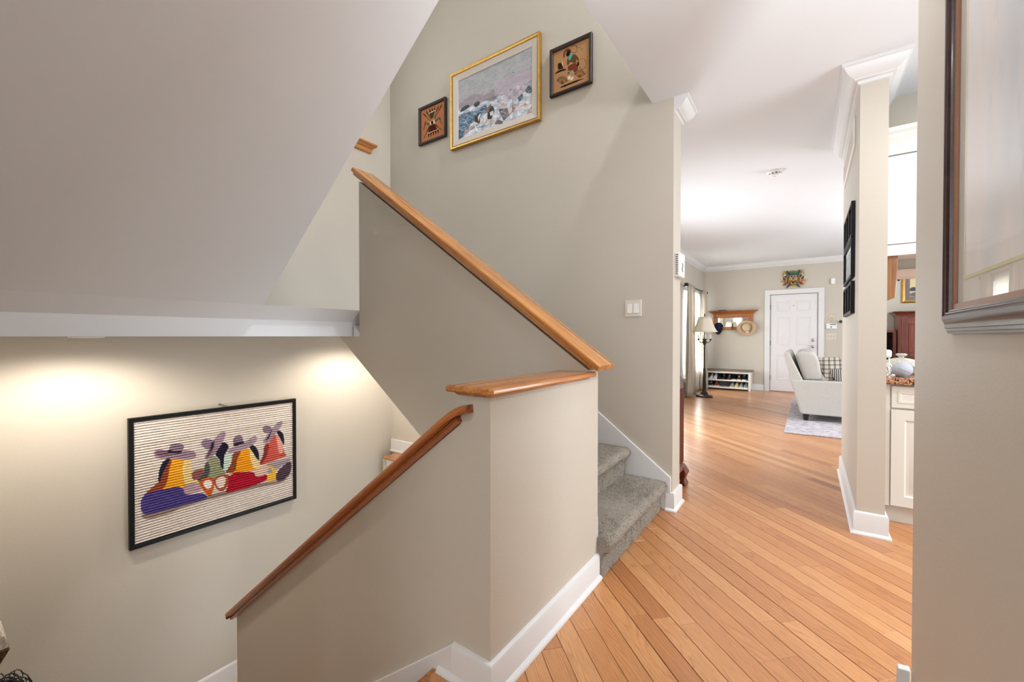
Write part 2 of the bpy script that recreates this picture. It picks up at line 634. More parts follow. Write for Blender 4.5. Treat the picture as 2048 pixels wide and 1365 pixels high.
def struct(name, mb, mat, parent=None, label=None, **kw):
    o = obj(name, mb, mat, parent, **kw)
    if parent is None:
        o['kind'] = 'structure'
        if label:
            o['label'] = label
    return o


XYZ = lambda x, y, b: (x, y, b)
#E1

# ------------------------------------------------------------------ the setting
def S_(name, mb, mat, label, cat='wall', **kw):
    o = struct(name, mb, mat, label=label, **kw)
    o['category'] = cat
    return o


CEIL = 2.745
YW = 2.896      # face of the tall stair wall
XL = -3.61      # face of the far stairwell wall
XP = -0.828     # face of the newel wall and of the half wall ends
YP = 1.054      # near face of the lower half wall
YU0, YU1 = 1.776, 1.893   # upper half wall
XR = 0.240      # face of the right hand wall and of the short kitchen wall

S_('wall_stair', MB().box(XL - 0.15, -0.735, YW, 3.087, -2.9, 5.45), M['wall'], 'tall greige wall behind the carpeted stairs with three pictures')
S_('wall_left', MB().box(XL - 0.15, XL, -0.15, YW, -2.9, 5.45), M['wall'], 'greige wall at the far end of the stairwell behind the woven picture')
S_('wall_near', MB().box(XL, -1.0, -0.15, -0.03, -2.9, 5.45), M['wall'], 'greige stairwell wall on the near side of the lower stairs')
S_('wall_newel', MB().box(-0.955, XP, YP, YU0, 0, 0.967), M['wall'], 'short greige newel wall at the foot of the carpeted stairs under the flat oak cap')


def low_top(x):
    return 0.815 - 0.762 * (-1.027 - x)


mb = MB().prism([(-0.955, -1.7), (-0.955, low_top(-0.955)), (-2.69, low_top(-2.69)), (-2.69, -1.7)], 1, YP, 1.17)
S_('wall_lower', mb, M['wall'], 'low greige half wall sloping down under the dark oak handrail')


def up_top(x):
    return 1.01 + 0.713 * (XP - x)


def up_bot(x):
    return 1.157 - 0.713 * (x + 2.782)


mb = MB().prism([(XP, 0.0), (XP, up_top(XP)), (-2.55, up_top(-2.55)), (-2.55, 1.1635), (-2.79, 1.1635), (-0.955, up_bot(-0.955)), (-0.955, 0.0)], 1, YU0, YU1)
S_('wall_upper', mb, M['wall'], 'greige half wall rising beside the carpeted stairs under the long sloped oak cap')

# underside of the first flight, landing and second flight
mb = MB().prism([(XP - 0.02, up_bot(XP)), (XP - 0.02, up_bot(XP) + 0.12), (-2.62, up_bot(-2.62) + 0.2), (-2.62, up_bot(-2.62))], 1, YU0 + 0.001, YW)
S_('ceiling_under', mb, M['ceil'], 'sloped underside of the carpeted flight over the lower stairs', 'ceiling')
mb = MB().box(XL, -2.634, -0.03, YW, 1.164, 1.344)
mb.box(-2.66, -2.2, YU1, YW, 1.20, 1.338)
mb.prism([(-2.66, 1.263 - 0.0242), (-2.548, 1.344), (-2.66, 1.3441)], 1, 1.147, YU0)
mb.prism([(-2.66, 1.263 - 0.0242), (-2.548, 1.344), (-0.742, 2.745), (-0.742, 3.05), (-2.66, 1.58)], 1, -0.03, 1.147)
S_('ceiling_stair', mb, M['ceil'], 'big white sloping soffit under the second flight of stairs with a level band at its foot', 'ceiling')
mb = MB().prism([(-2.60, 1.62), (-0.742, 3.04), (-0.742, 3.95), (-2.60, 2.55)], 1, 1.04, 1.147)
S_('wall_second', mb, M['wall'], 'half wall of the second flight of stairs above the soffit')

# ceilings
mb = MB().box(-0.874, 3.7, -2.6, 3.087, CEIL, CEIL + 0.3)
mb.box(-2.13, 3.7, 3.087, 10.62, CEIL, CEIL + 0.3)
S_('ceiling', mb, M['ceil'], 'flat white ceiling over the hall and the living room', 'ceiling')
S_('ceiling_upper', MB().box(XL - 0.15, 1.6, -0.15, 3.087, 5.45, 5.55), M['ceil'], 'white ceiling of the upper stairwell', 'ceiling')
mb = MB().box(-0.735, 1.5, YW, 3.087, CEIL + 0.3, 5.45).box(1.5, 1.6, -0.15, 3.087, CEIL + 0.3, 5.45).box(-0.874, 1.5, -0.15, -0.03, CEIL + 0.3, 5.45)
S_('wall_upstairs', mb, M['wall'], 'walls of the upstairs hall over the edge of the hall ceiling')
S_('wall_hall', MB().box(-1.12, -1.0, -2.6, -0.15, 0, CEIL), M['wall'], 'greige hall wall beside the top of the lower stairs')
# hall end wall with an added doorway sized window opening
mb = MB().box(-1.12, -0.85, -2.6, -2.48, 0, CEIL).box(0.15, 3.7, -2.6, -2.48, 0, CEIL).box(-0.85, 0.15, -2.6, -2.48, 2.4, CEIL).box(-0.85, 0.15, -2.6, -2.48, 0, 0.3)
S_('wall_rear', mb, M['wall'], 'greige wall closing the hall behind the viewer')
S_('wall_right', MB().box(XR, XR + 0.127, -2.48, 1.585, 0, CEIL), M['wall'], 'greige wall close by on the right carrying the large framed print')
S_('wall_kitchen', MB().box(XR, XR + 0.127, 3.205, 4.60, 0, CEIL), M['wall'], 'narrow greige wall end between living room and kitchen with white crown and baseboard')
# living room
mb = MB()
mb.box(-2.13, -1.98, 3.087, 4.5, 0, CEIL).box(-2.13, -1.98, 6.3, 8.5, 0, CEIL).box(-2.13, -1.98, 10.0, 10.62, 0, CEIL)
for y0, y1 in ((4.5, 6.3), (8.5, 10.0)):
    mb.box(-2.13, -1.98, y0, y1, 0, 0.35).box(-2.13, -1.98, y0, y1, 2.05, CEIL)
S_('wall_living_left', mb, M['wall'], 'greige living room wall with the curtained window')
mb = MB().box(-1.98, -0.668, 10.474, 10.62, 0, CEIL).box(0.158, 3.7, 10.474, 10.62, 0, CEIL).box(-0.668, 0.158, 10.474, 10.62, 2.045, CEIL).box(-0.668, 0.158, 10.54, 10.62, 0, 2.045)
S_('wall_back', mb, M['wall'], 'greige living room wall around the white front door')
mb = MB().box(3.6, 3.7, -2.48, 1.6, 0, CEIL).box(3.6, 3.7, 3.4, 5.7, 0, CEIL).box(3.6, 3.7, 8.3, 10.62, 0, CEIL)
for y0, y1 in ((1.6, 3.4), (5.7, 8.3)):
    mb.box(3.6, 3.7, y0, y1, 0, 0.6).box(3.6, 3.7, y0, y1, 2.3, CEIL)
S_('wall_far_right', mb, M['wall'], 'unseen wall with added windows on the far side of the kitchen and dining room')
S_('wall_bulkhead', MB().box(XR + 0.127, 3.6, 3.738, 3.86, 1.60, CEIL), M['wall'], 'beige bulkhead over the kitchen counter behind the hanging white cabinets')
S_('ceiling_bulkhead', MB().box(XR + 0.127, 3.6, 3.70, 3.90, 1.555, 1.60), plain('peach_trim', (226, 206, 190), 0.5), 'peach coloured board closing the underside of the bulkhead', 'trim')
# lower level
mb = MB().box(XL, 0.0, -0.03, YW, -2.95, -2.9).box(XL, -2.66, -0.03, YU0, -1.55, -1.475)
S_('floor_lower', mb, plain('pale_landing', (206, 190, 178), 0.8), 'pale landing at the foot of the lower stairs', 'floor')
S_('wall_foundation', MB().box(XL + 0.08, -0.9, 2.725, YW, -2.9, -0.075), M['wall'], 'foundation wall stepping out below the oak ledge')

# ---- floor: slab with one object per plank
S_FLOOR = MB()
S_FLOOR.box(-0.97, 3.6, -2.48, 3.087, -0.09, -0.012).box(-1.98, 3.6, 3.087, 10.54, -0.09, -0.012)
S_FLOOR.box(-1.06, -0.96, -0.03, YP, -0.09, -0.024)
floor = S_('floor', S_FLOOR, M['gap'], 'diagonal strip oak floor running from the hall into the living room', 'floor')


def clip(poly, nx, ny, d):
    """keep nx*x+ny*y >= d"""
    out = []
    for i in range(len(poly)):
        a, b = poly[i], poly[(i + 1) % len(poly)]
        da, db = nx * a[0] + ny * a[1] - d, nx * b[0] + ny * b[1] - d
        if da >= 0:
            out.append(a)
        if (da >= 0) != (db >= 0):
            t = da / (da - db)
            out.append((a[0] + t * (b[0] - a[0]), a[1] + t * (b[1] - a[1])))
    return out


PANG = math.radians(-42.5)
PU = (math.cos(PANG), math.sin(PANG))
PN = (-PU[1], PU[0])
PITCH = 0.0826


def area(p):
    return abs(sum(p[i][0] * p[(i + 1) % len(p)][1] - p[(i + 1) % len(p)][0] * p[i][1] for i in range(len(p)))) / 2


def plank_geo(poly, z, ch=0.0006):
    """chamfered board top, sides down into the joint"""
    n = len(poly)
    cx, cy = sum(p[0] for p in poly) / n, sum(p[1] for p in poly) / n
    def inset(p, q):
        d = math.hypot(p[0] - cx, p[1] - cy) or 1
        k = max(0, 1 - q / d * 1.6)
        return p
    P = [Vector(p) for p in poly]
    a = sum(P[i].x * P[(i + 1) % n].y - P[(i + 1) % n].x * P[i].y for i in range(n))
    if a < 0:
        P.reverse()
    top = []
    for i in range(n):
        d0 = (P[i] - P[i - 1]).normalized()
        d1 = (P[(i + 1) % n] - P[i]).normalized()
        n0, n1 = Vector((-d0.y, d0.x)), Vector((-d1.y, d1.x))
        mt = (n0 + n1) / max(0.3, 1 + n0.dot(n1))
        top.append(P[i] + mt * ch)
    vs = [(p.x, p.y, z) for p in top] + [(p.x, p.y, z - ch) for p in P] + [(p.x, p.y, z - 0.014) for p in P]
    fs = [tuple(range(n))]
    for r in (0, 1):
        for i in range(n):
            j = (i + 1) % n
            fs.append((r * n + i, (r + 1) * n + i, (r + 1) * n + j, r * n + j))
    return vs, fs


planks = []
prs = random.Random(5)
c0 = PN[0] * -0.79 + PN[1] * 1.761
for k in range(-46, 112):
    lo = c0 + k * PITCH
    gap = 0.0010 + (0.0008 if prs.random() < 0.3 else 0.0)
    # line position where x = -0.93
    t = prs.uniform(-9.5, -8.0)
    while t < 6:
        ln = prs.choice((0.55, 0.8, 1.0, 1.3, 1.7, 2.1)) * prs.uniform(0.85, 1.15)
        a, b = t + 0.0004, t + ln - 0.0004
        poly = [(PU[0] * s + PN[0] * w, PU[1] * s + PN[1] * w) for s, w in ((a, lo + gap), (b, lo + gap), (b, lo + PITCH - gap), (a, lo + PITCH - gap))]
        t += ln
        cmid = lo + PITCH / 2
        ycross = (cmid - PN[0] * -0.95) / PN[1]     # y where this board line meets x = -0.95
        xmin = -1.98 if ycross > 3.05 else (-0.95 if ycross > 1.02 else -1.06)
        xmax = 1.25 if cmid < PN[0] * 0.367 + PN[1] * 3.5 else 2.2
        poly = clip(poly, 1, 0, xmin)
        poly = clip(poly, -1, 0, -xmax) if poly else poly
        poly = clip(poly, 0, 1, -1.4) if poly else poly
        poly = clip(poly, 0, -1, -10.53) if poly else poly
        if len(poly) < 3 or area(poly) < 0.0015:
            continue
        tint = min(1, max(0, prs.gauss(0.55, 0.2)))
        cx, cy = sum(p[0] for p in poly) / len(poly), sum(p[1] for p in poly) / len(poly)
        planks.append((poly, tint, cx, cy))


def px_area(poly):
    out = []
    for x, y in poly:
        v = Vector((x, y, -CAM_H))
        d = v.dot(fw)
        if d < 0.15:
            return 0.0
        out.append((v.dot(rt) / d * 840, -v.dot(up) / d * 840))
    if not any(abs(a) < 1024 and abs(b) < 683 for a, b in out):
        return 0.0
    out = [(max(-1100, min(1100, a)), max(-700, min(700, b))) for a, b in out]
    # hidden behind the newel wall / right wall
    if all(a > 812 for a, b in out) or all(a < -170 for a, b in out):
        return 0.0
    return area(out)


def plank_mesh(name, items):
    V, F, T, G = [], [], [], []
    for poly, tint, cx, cy in items:
        vs, fs = plank_geo(poly, 0.0 - 0.0002 * (tint - 0.5))
        b = len(V)
        V += vs
        F += [tuple(b + i for i in f) for f in fs]
        T += [tint] * len(vs)
        G += [((x - cx) * PU[0] + (y - cy) * PU[1], (x - cx) * PN[0] + (y - cy) * PN[1], tint * 3.1) for x, y, z in vs]
    me = bpy.data.meshes.new(name)
    me.from_pydata(V, [], F)
    at = me.attributes.new('tint', 'FLOAT', 'POINT')
    at.data.foreach_set('value', T)
    at = me.attributes.new('grain', 'FLOAT_VECTOR', 'POINT')
    at.data.foreach_set('vector', np.array(G, dtype=np.float32).ravel())
    me.materials.append(M['floor'])
    o = bpy.data.objects.new(name, me)
    COL.objects.link(o)
    o.parent = floor
    return o


planks.sort(key=lambda p: -px_area(p[0]))
for p in planks[:290]:
    plank_mesh('plank', [p])
rest = plank_mesh('plank_field', planks[290:])
rest['kind'] = 'stuff'
# nosing at the head of the lower stairs
struct('nosing', MB().box(-1.075, -1.045, 0.0, YP - 0.014, -0.028, 0.0), M['rail'], floor, bevel=0.008, seg=3, smooth=40)

# ---- baseboards, shoes, skirts
BB = lambda h, t=0.016: [(0, 0), (-t, 0), (-t, h - 0.012), (-t + 0.004, h - 0.004), (-0.003, h), (0, h)]
SH = lambda t: [(-t, 0.0005), (-t - 0.014, 0.0005), (-t - 0.013, 0.008), (-t - 0.008, 0.015), (-t, 0.019)]


def baseboard(name, path, h, label, t=0.016, shoe=True, path2=None):
    """wall on the left of the path"""
    o = S_(name, MB().sweep(path, BB(h, t), XYZ), M['trim'], label, 'baseboard', smooth=30)
    if shoe:
        struct('shoe_molding', MB().sweep(path2 or path, SH(t), XYZ), M['trim'], o, smooth=50)
    return o


baseboard('baseboard_newel', [(-0.9851, YP), (XP, YP), (XP, YU1 - 0.006)], 0.118, 'white baseboard around the foot of the newel wall', path2=[(-1.045, YP), (XP, YP), (XP, YU1 - 0.006)])
baseboard('baseboard_stair_end', [(-0.775, YW), (-0.735, YW), (-0.735, 3.087), (-0.79, 3.087)], 0.125, 'white baseboard around the end of the tall stair wall')
baseboard('baseboard_kitchen', [(XR, 4.60), (XR, 3.205), (XR + 0.127, 3.205), (XR + 0.127, 3.54)], 0.132, 'white baseboard around the narrow kitchen wall end')
baseboard('baseboard_right', [(XR + 0.127, 1.585), (XR, 1.585), (XR, -2.4)], 0.13, 'white baseboard along the wall with the large print')
baseboard('baseboard_back', [(0.27, 10.474), (3.5, 10.474)], 0.13, 'white baseboard right of the front door')
baseboard('baseboard_back_left', [(-1.98, 3.15), (-1.98, 10.474), (-0.775, 10.474)], 0.13, 'white baseboard left of the front door and under the window')
o = S_('baseboard_lower', MB().sweep([(XL, 0.0), (XL, YW)], BB(0.13), lambda x, y, b: (x, y, b - 1.475)), M['trim'], 'white baseboard on the lower landing', 'baseboard')

mb = MB().prism([(-0.985, 0.0), (-0.985, 0.115), (-2.69, 0.115 - 0.785 * 1.705), (-2.69, -1.6), (-1.0, -0.3)], 1, YP - 0.016, YP)
S_('trim_1', mb, M['trim'], 'white skirt board running down the lower half wall', 'skirt board', bevel=0.003)
mb = MB().prism([(-0.742, 0.0), (-0.742, 0.222), (-0.7555, 0.232), (-2.55, 0.232 + 0.752 * 1.795), (-2.55, 0.9), (-0.95, 0.0)], 1, YW - 0.014, YW)
S_('trim_2', mb, M['trim'], 'white skirt board climbing the tall wall beside the carpeted steps', 'skirt board', bevel=0.003)
mb = MB().prism([(-0.83, 0.0), (-0.83, 0.29), (-2.5, 0.29 + 0.745 * 1.67), (-2.5, 0.9), (-0.95, 0.0)], 1, YU1, YU1 + 0.012)
S_('trim_3', mb, M['trim'], 'white skirt board on the stair side of the upper half wall', 'skirt board', bevel=0.003)

# ---- crown mouldings (wall on the left of the path)
CR = [(0, 0), (-0.09, 0), (-0.09, -0.016), (-0.080, -0.020), (-0.072, -0.036), (-0.060, -0.056), (-0.044, -0.070), (-0.030, -0.076), (-0.030, -0.084), (-0.014, -0.088), (-0.012, -0.104), (0, -0.108)]
CW = lambda x, y, b: (x, y, b + CEIL)
S_('trim_4', MB().sweep([(XR, 4.50), (XR, 3.205), (XR + 0.127, 3.205), (XR + 0.127, 3.738)], CR, CW), M['trim'], 'white crown moulding wrapped round the narrow kitchen wall end', 'crown moulding', smooth=25)
S_('trim_5', MB().sweep([(-0.735, YW), (-0.735, 3.087), (-1.98, 3.087)], CR, CW), M['trim'], 'short white crown moulding wrapped round the end of the tall stair wall', 'crown moulding', smooth=25)
S_('trim_6', MB().sweep([(-1.98, 3.087), (-1.98, 10.474), (3.6, 10.474)], CR, CW), M['trim'], 'white crown moulding around the living room ceiling', 'crown moulding', smooth=25)
#E2

# ------------------------------------------------------------------ oak caps and handrail
def board_prof(y0, y1, t, r=0.012):
    """rounded board section as (y, z)"""
    return [(y0 + 0.004, 0), (y0, 0.006), (y0, t - r), (y0 + r * 0.3, t - r * 0.3), (y0 + r, t), (y1 - r, t), (y1 - r * 0.3, t - r * 0.3), (y1, t - r), (y1, 0.006), (y1 - 0.004, 0)]


def slope_board(mb, prof, path):
    """prof in (y, n); path in (x, z)"""
    rings = []
    for i, p in enumerate(path):
        a = Vector(path[max(0, i - 1)])
        b = Vector(path[min(len(path) - 1, i + 1)])
        d = (b - a).normalized()
        n = Vector((-d.y, d.x))
        if n.y < 0:
            n = -n
        rings.append([(p[0] + n.x * h, y, p[1] + n.y * h) for y, h in prof])
    return mb.rings(rings)


# flat cap on the newel wall
t = thing('newel_cap', 'flat oak cap with moulded edge on top of the short newel wall', 'wall cap', (-0.89, 1.4, 0.965))
y1c = 1.772
mb = MB()
pts = [(-0.991, 1.02), (-0.806, 1.02), (-0.795, 1.031), (-0.795, 1.80), (-0.812, 1.812), (-0.825, 1.774), (-0.991, 1.774)]
ring = lambda ins, z: [(x + ins * (1 if x < -0.9 else -1), max(y, 1.02) + (ins if y < 1.3 else 0), z) for x, y in pts]
mb.rings([ring(0.004, 0.979), ring(0.0, 0.984), ring(0.0, 0.994), ring(0.003, 0.9995), ring(0.010, 1.002)])
wood_y = wood('oak_cap', (128, 72, 28), (178, 110, 54), (206, 144, 82), 1, 0.26, 40, 0.4)
obj('cap_board', mb, wood_y, t, smooth=35)
prof = [(0, 0.968), (-0.006, 0.968), (-0.012, 0.973), (-0.013, 0.980), (0, 0.980)]
obj('bed_molding', MB().sweep([(-0.955, 1.772), (-0.955, YP), (XP, YP), (XP, 1.776)], prof, XYZ), wood_y, t, smooth=40)

# long cap on the upper half wall
t = thing('stair_cap', 'long sloped oak cap on the upper half wall, highest of the three oak rails', 'wall cap', (-1.6, 1.83, 1.6))
k = 0.713
path = [(-0.772, 1.005), (-2.60, 1.005 + k * 1.828)]
mb = slope_board(MB(), [(y, z + 0.004) for y, z in board_prof(1.746, 1.923, 0.030, 0.010)], path)
obj('cap_board', mb, M['rail_slope'], t, smooth=35)
mb = slope_board(MB(), [(1.773, -0.016), (1.770, -0.010), (1.770, -0.006), (1.764, -0.001), (1.758, 0.003), (1.756, 0.006), (1.913, 0.006), (1.905, -0.001), (1.897, -0.016)], [(-0.80, 1.005 + k * 0.028), path[1]])
obj('bed_molding', mb, M['rail_slope'], t, smooth=40)

# handrail along the lower half wall: straight run then an easing on to the newel wall
t = thing('handrail', 'dark oak handrail descending along the low half wall, lowest of the three oak rails', 'handrail', (-1.8, 1.05, 0.1))
k2 = 0.766
x0, z0 = -0.985, 0.868
path = [(-2.735, z0 - k2 * (x0 + 2.735)), (-2.0, z0 - k2 * (x0 + 2.0)), (-1.2, z0 - k2 * (x0 + 1.2)), (-1.0, z0 - k2 * (x0 + 1.0)), (-0.965, 0.8800), (-0.940, 0.8935), (-0.918, 0.902), (-0.896, 0.9055)]
prof = [(y, z + 0.010) for y, z in board_prof(1.016, 1.2, 0.026, 0.012)]
mb = slope_board(MB(), prof, path[:1] + path)
obj('rail_top', mb, M['rail_low'], t, smooth=40)
prof = [(1.042, -0.014), (1.034, -0.010), (1.032, -0.003), (1.038, 0.001), (1.038, 0.005), (1.026, 0.009), (1.024, 0.012), (1.19, 0.012), (1.19, -0.014)]
mb = slope_board(MB(), prof, [path[0], (-1.2, z0 - k2 * (x0 + 1.2)), (-0.955, z0 - k2 * (x0 + 0.955))])
obj('rail_molding', mb, M['rail_low'], t, smooth=40)

# ------------------------------------------------------------------ stairs
RISE, RUN, X1 = 0.190, 0.25, -0.783


def carpet_step(i, y0, y1):
    xr, zt, zb = X1 - RUN * i, RISE * (i + 1), RISE * i
    prof = [(xr - 0.020, zb + 0.0), (xr - 0.022, zb + 0.06), (xr - 0.020, zb + 0.10), (xr - 0.010, zb + 0.13)]
    cx, cz, r = xr - 0.012, zt - 0.032, 0.034
    for a in range(-60, 91, 15):
        prof.append((cx + r * math.cos(math.radians(a)), cz + r * math.sin(math.radians(a))))
    for q in range(1, 12):
        prof.append((cx - q * (RUN + 0.02) / 11, zt + 0.002))
    ny = 60
    V, F = [], []
    g = np.random.default_rng(50 + i)
    for j in range(ny + 1):
        y = y0 + (y1 - y0) * j / ny
        e = min(1, min(j, ny - j) / 2.0)
        for x, z in prof:
            b = 0.004 * math.sin(9 * y + 3 * i) * math.cos(7 * x)
            V.append((x + g.normal(0, 0.0012) - (1 - e) * 0.004, y, z + b * 0.5 + g.normal(0, 0.0012) - (1 - e) * 0.004))
    n = len(prof)
    for j in range(ny):
        for q in range(n - 1):
            F.append((j * n + q, j * n + q + 1, (j + 1) * n + q + 1, (j + 1) * n + q))
    return MB().add(V, F), prof


stairs = thing('carpeted_stairs', 'staircase of grey carpeted steps climbing between the half wall and the tall wall', 'stairs', (-0.9, 2.4, 0))
TV, TF = [], []
for i in range(7):
    ya, yb = YU1 + 0.0125 if i else 1.884, YW - 0.0145
    mb, prof = carpet_step(i, ya, yb)
    o = obj('carpeted_step', mb, M['carpet'], stairs, smooth=80)
    if i == 0:
        y = ya + 0.002
        obj('step_end', MB().add([(x, y, z) for x, z in prof] + [(prof[-1][0], y, 0.0)], [tuple(range(len(prof) + 1))]), M['carpet'], stairs)
    if i < 3:
        # pile: short leaning blades
        g = np.random.default_rng(90 + i)
        seg = [(Vector(prof[q]), Vector(prof[q + 1])) for q in range(len(prof) - 1)]
        ln = [(b - a).length for a, b in seg]
        tot = sum(ln)
        for _ in range(26000 if i < 2 else 6000):
            s = g.uniform(0, tot)
            q = 0
            while s > ln[q]:
                s -= ln[q]
                q += 1
            a, b = seg[q]
            d = (b - a).normalized()
            nrm = Vector((d.y, -d.x))
            if nrm.dot(Vector((1, 1))) < 0:
                nrm = -nrm
            p = a + d * s
            y = g.uniform(ya, yb)
            h = g.uniform(0.003, 0.007)
            w = g.uniform(0.0010, 0.0020)
            tx, ty, tz = g.normal(0, 0.45, 3)
            base = Vector((p.x, y, p.y)) - Vector((nrm.x, 0, nrm.y)) * 0.002
            tip = base + Vector((nrm.x + tx, ty, nrm.y + tz)) * h
            an = g.uniform(0, PI)
            side = Vector((math.cos(an) * d.x, math.sin(an), math.cos(an) * d.y)) * w
            k0 = len(TV)
            TV += [tuple(base - side), tuple(base + side), tuple(tip)]
            TF.append((k0, k0 + 1, k0 + 2))
me = bpy.data.meshes.new('carpet_pile')
me.from_pydata(TV, [], TF)
me.materials.append(M['carpet'])
o = bpy.data.objects.new('carpet_pile', me)
COL.objects.link(o)
o.parent = stairs
o.location = -Vector(WL[stairs.name])
o['kind'] = 'stuff'

lower = thing('lower_stairs', 'oak and white stairs descending from the hall to the lower landing', 'stairs', (-1.1, 0.5, 0))
for i in range(7):
    z = -RISE * (i + 1)
    x = -1.06 - 0.25 * i
    obj('tread', MB().box(x - 0.27, x + 0.02, 0.0, YP - 0.018, z - 0.028, z), M['rail'], lower, bevel=0.006)
    obj('riser', MB().box(x - 0.0, x + 0.006, 0.0, YP - 0.018, z, z + RISE - 0.03), M['trim'], lower)

# oak ledges on the far walls
t = thing('oak_ledge', 'thin oak ledge in the lit corner below the carpeted stairs', 'ledge', (-2.4, 2.8, -0.06))
obj('ledge_board', MB().box(-3.495, -0.96, 2.700, YW - 0.001, -0.072, -0.049), M['rail'], t, bevel=0.006, smooth=40)
obj('ledge_apron', MB().prism([(-3.47, -0.072), (-0.96, -0.072), (-0.96, -0.135), (-3.45, -0.135)], 1, 2.716, 2.7249), M['trim'], t)
S_('baseboard_ledge', MB().box(-3.60, -0.96, YW - 0.016, YW, -0.048, 0.082).box(-3.60, -0.96, YW - 0.028, YW - 0.016, -0.048, -0.030), M['trim'], 'white baseboard on the oak ledge below the carpeted stairs', 'baseboard', bevel=0.003)
t = thing('wall_ledge', 'small oak sill high on the far stairwell wall above the long oak cap', 'ledge', (XL, 2.0, 3.03))
prof = [(0, 3.075), (0.075, 3.075), (0.088, 3.068), (0.088, 3.055), (0.075, 3.048), (0, 3.048)]
obj('ledge_board', MB().prism([(XL + a, b) for a, b in prof], 1, 0.6, 2.67), wood_y, t, smooth=40)
prof = [(0, 3.048), (0.058, 3.048), (0.050, 3.035), (0.034, 3.026), (0.030, 3.005), (0.018, 2.995), (0, 2.993)]
obj('ledge_molding', MB().prism([(XL + a, b) for a, b in prof], 1, 0.6, 2.645), wood_y, t, smooth=40)


# ------------------------------------------------------------------ pictures painted on vertex grids
def homog(src):
    """homography image (px) of the unit square corners TL, TR, BR, BL"""
    dst = [(0, 0), (1, 0), (1, 1), (0, 1)]
    A, b = [], []
    for (x, y), (u, v) in zip(src, dst):
        A.append([x, y, 1, 0, 0, 0, -u * x, -u * y]); b.append(u)
        A.append([0, 0, 0, x, y, 1, -v * x, -v * y]); b.append(v)
    h = np.linalg.solve(np.array(A, float), np.array(b, float))
    H = np.append(h, 1).reshape(3, 3)

    def f(p):
        q = H @ np.array([p[0], p[1], 1.0])
        return (q[0] / q[2], q[1] / q[2])
    return f


class Paint:
    def __init__(s, w, h, base, quad=None):
        s.w, s.h = w, h
        s.a = np.ones((h, w, 3)) * np.array(base, float) / 255
        s.u, s.v = np.meshgrid((np.arange(w) + 0.5) / w, (np.arange(h) + 0.5) / h)
        s.f = homog(quad) if quad else (lambda p: p)

    def mask(s, pts):
        P = [s.f(p) for p in pts]
        x0, x1 = min(p[0] for p in P), max(p[0] for p in P)
        y0, y1 = min(p[1] for p in P), max(p[1] for p in P)
        inside = np.zeros((s.h, s.w), bool)
        for i in range(len(P)):
            (xa, ya), (xb, yb) = P[i], P[(i + 1) % len(P)]
            if ya == yb:
                continue
            c = ((ya > s.v) != (yb > s.v)) & (s.u < (xb - xa) * (s.v - ya) / (yb - ya) + xa)
            inside ^= c
        return inside

    def poly(s, pts, col, jit=0.0, col2=None, alpha=1.0, smooth=True):
        if smooth and len(pts) > 4:
            q = []
            for i in range(len(pts)):
                a, b = pts[i], pts[(i + 1) % len(pts)]
                q.append((a[0] * .75 + b[0] * .25, a[1] * .75 + b[1] * .25))
                q.append((a[0] * .25 + b[0] * .75, a[1] * .25 + b[1] * .75))
            pts = q
        m = s.mask(pts)
        c = np.array(col, float) / 255
        n = m.sum()
        if not n:
            return m
        cc = np.repeat(c[None], n, 0)
        if col2 is not None:
            u = s.u[m]
            u = (u - u.min()) / (np.ptp(u) + 1e-6)
            cc = cc * (1 - u[:, None]) + np.array(col2, float) / 255 * u[:, None]
        if jit:
            cc = cc * (1 + rng.normal(0, jit, (n, 1)))
        s.a[m] = s.a[m] * (1 - alpha) + cc * alpha
        return m

    def line(s, p, q, wd, col):
        d = Vector(q) - Vector(p)
        n = Vector((-d.y, d.x)).normalized() * wd / 2
        s.poly([(p[0] + n.x, p[1] + n.y), (q[0] + n.x, q[1] + n.y), (q[0] - n.x, q[1] - n.y), (p[0] - n.x, p[1] - n.y)], col, smooth=False)

    def curve(s, pts, wd, col):
        for a, b in zip(pts, pts[1:]):
            s.line(a, b, wd, col)

    def strokes(s, m, n, ln, wd, cols, ang=0.0, spread=0.3):
        ys, xs = np.nonzero(m)
        for _ in range(n):
            k_ = rng.integers(len(ys))
            a = ang + rng.normal(0, spread)
            L = ln * rng.uniform(0.4, 1.3)
            c = np.array(cols[rng.integers(len(cols))], float) / 255
            for q in np.linspace(-0.5, 0.5, int(L) + 2):
                x, y = int(xs[k_] + q * L * math.cos(a)), int(ys[k_] + q * L * math.sin(a))
                for dy in range(wd):
                    if 0 <= x < s.w and 0 <= y + dy < s.h and m[y + dy, x]:
                        s.a[y + dy, x] = c


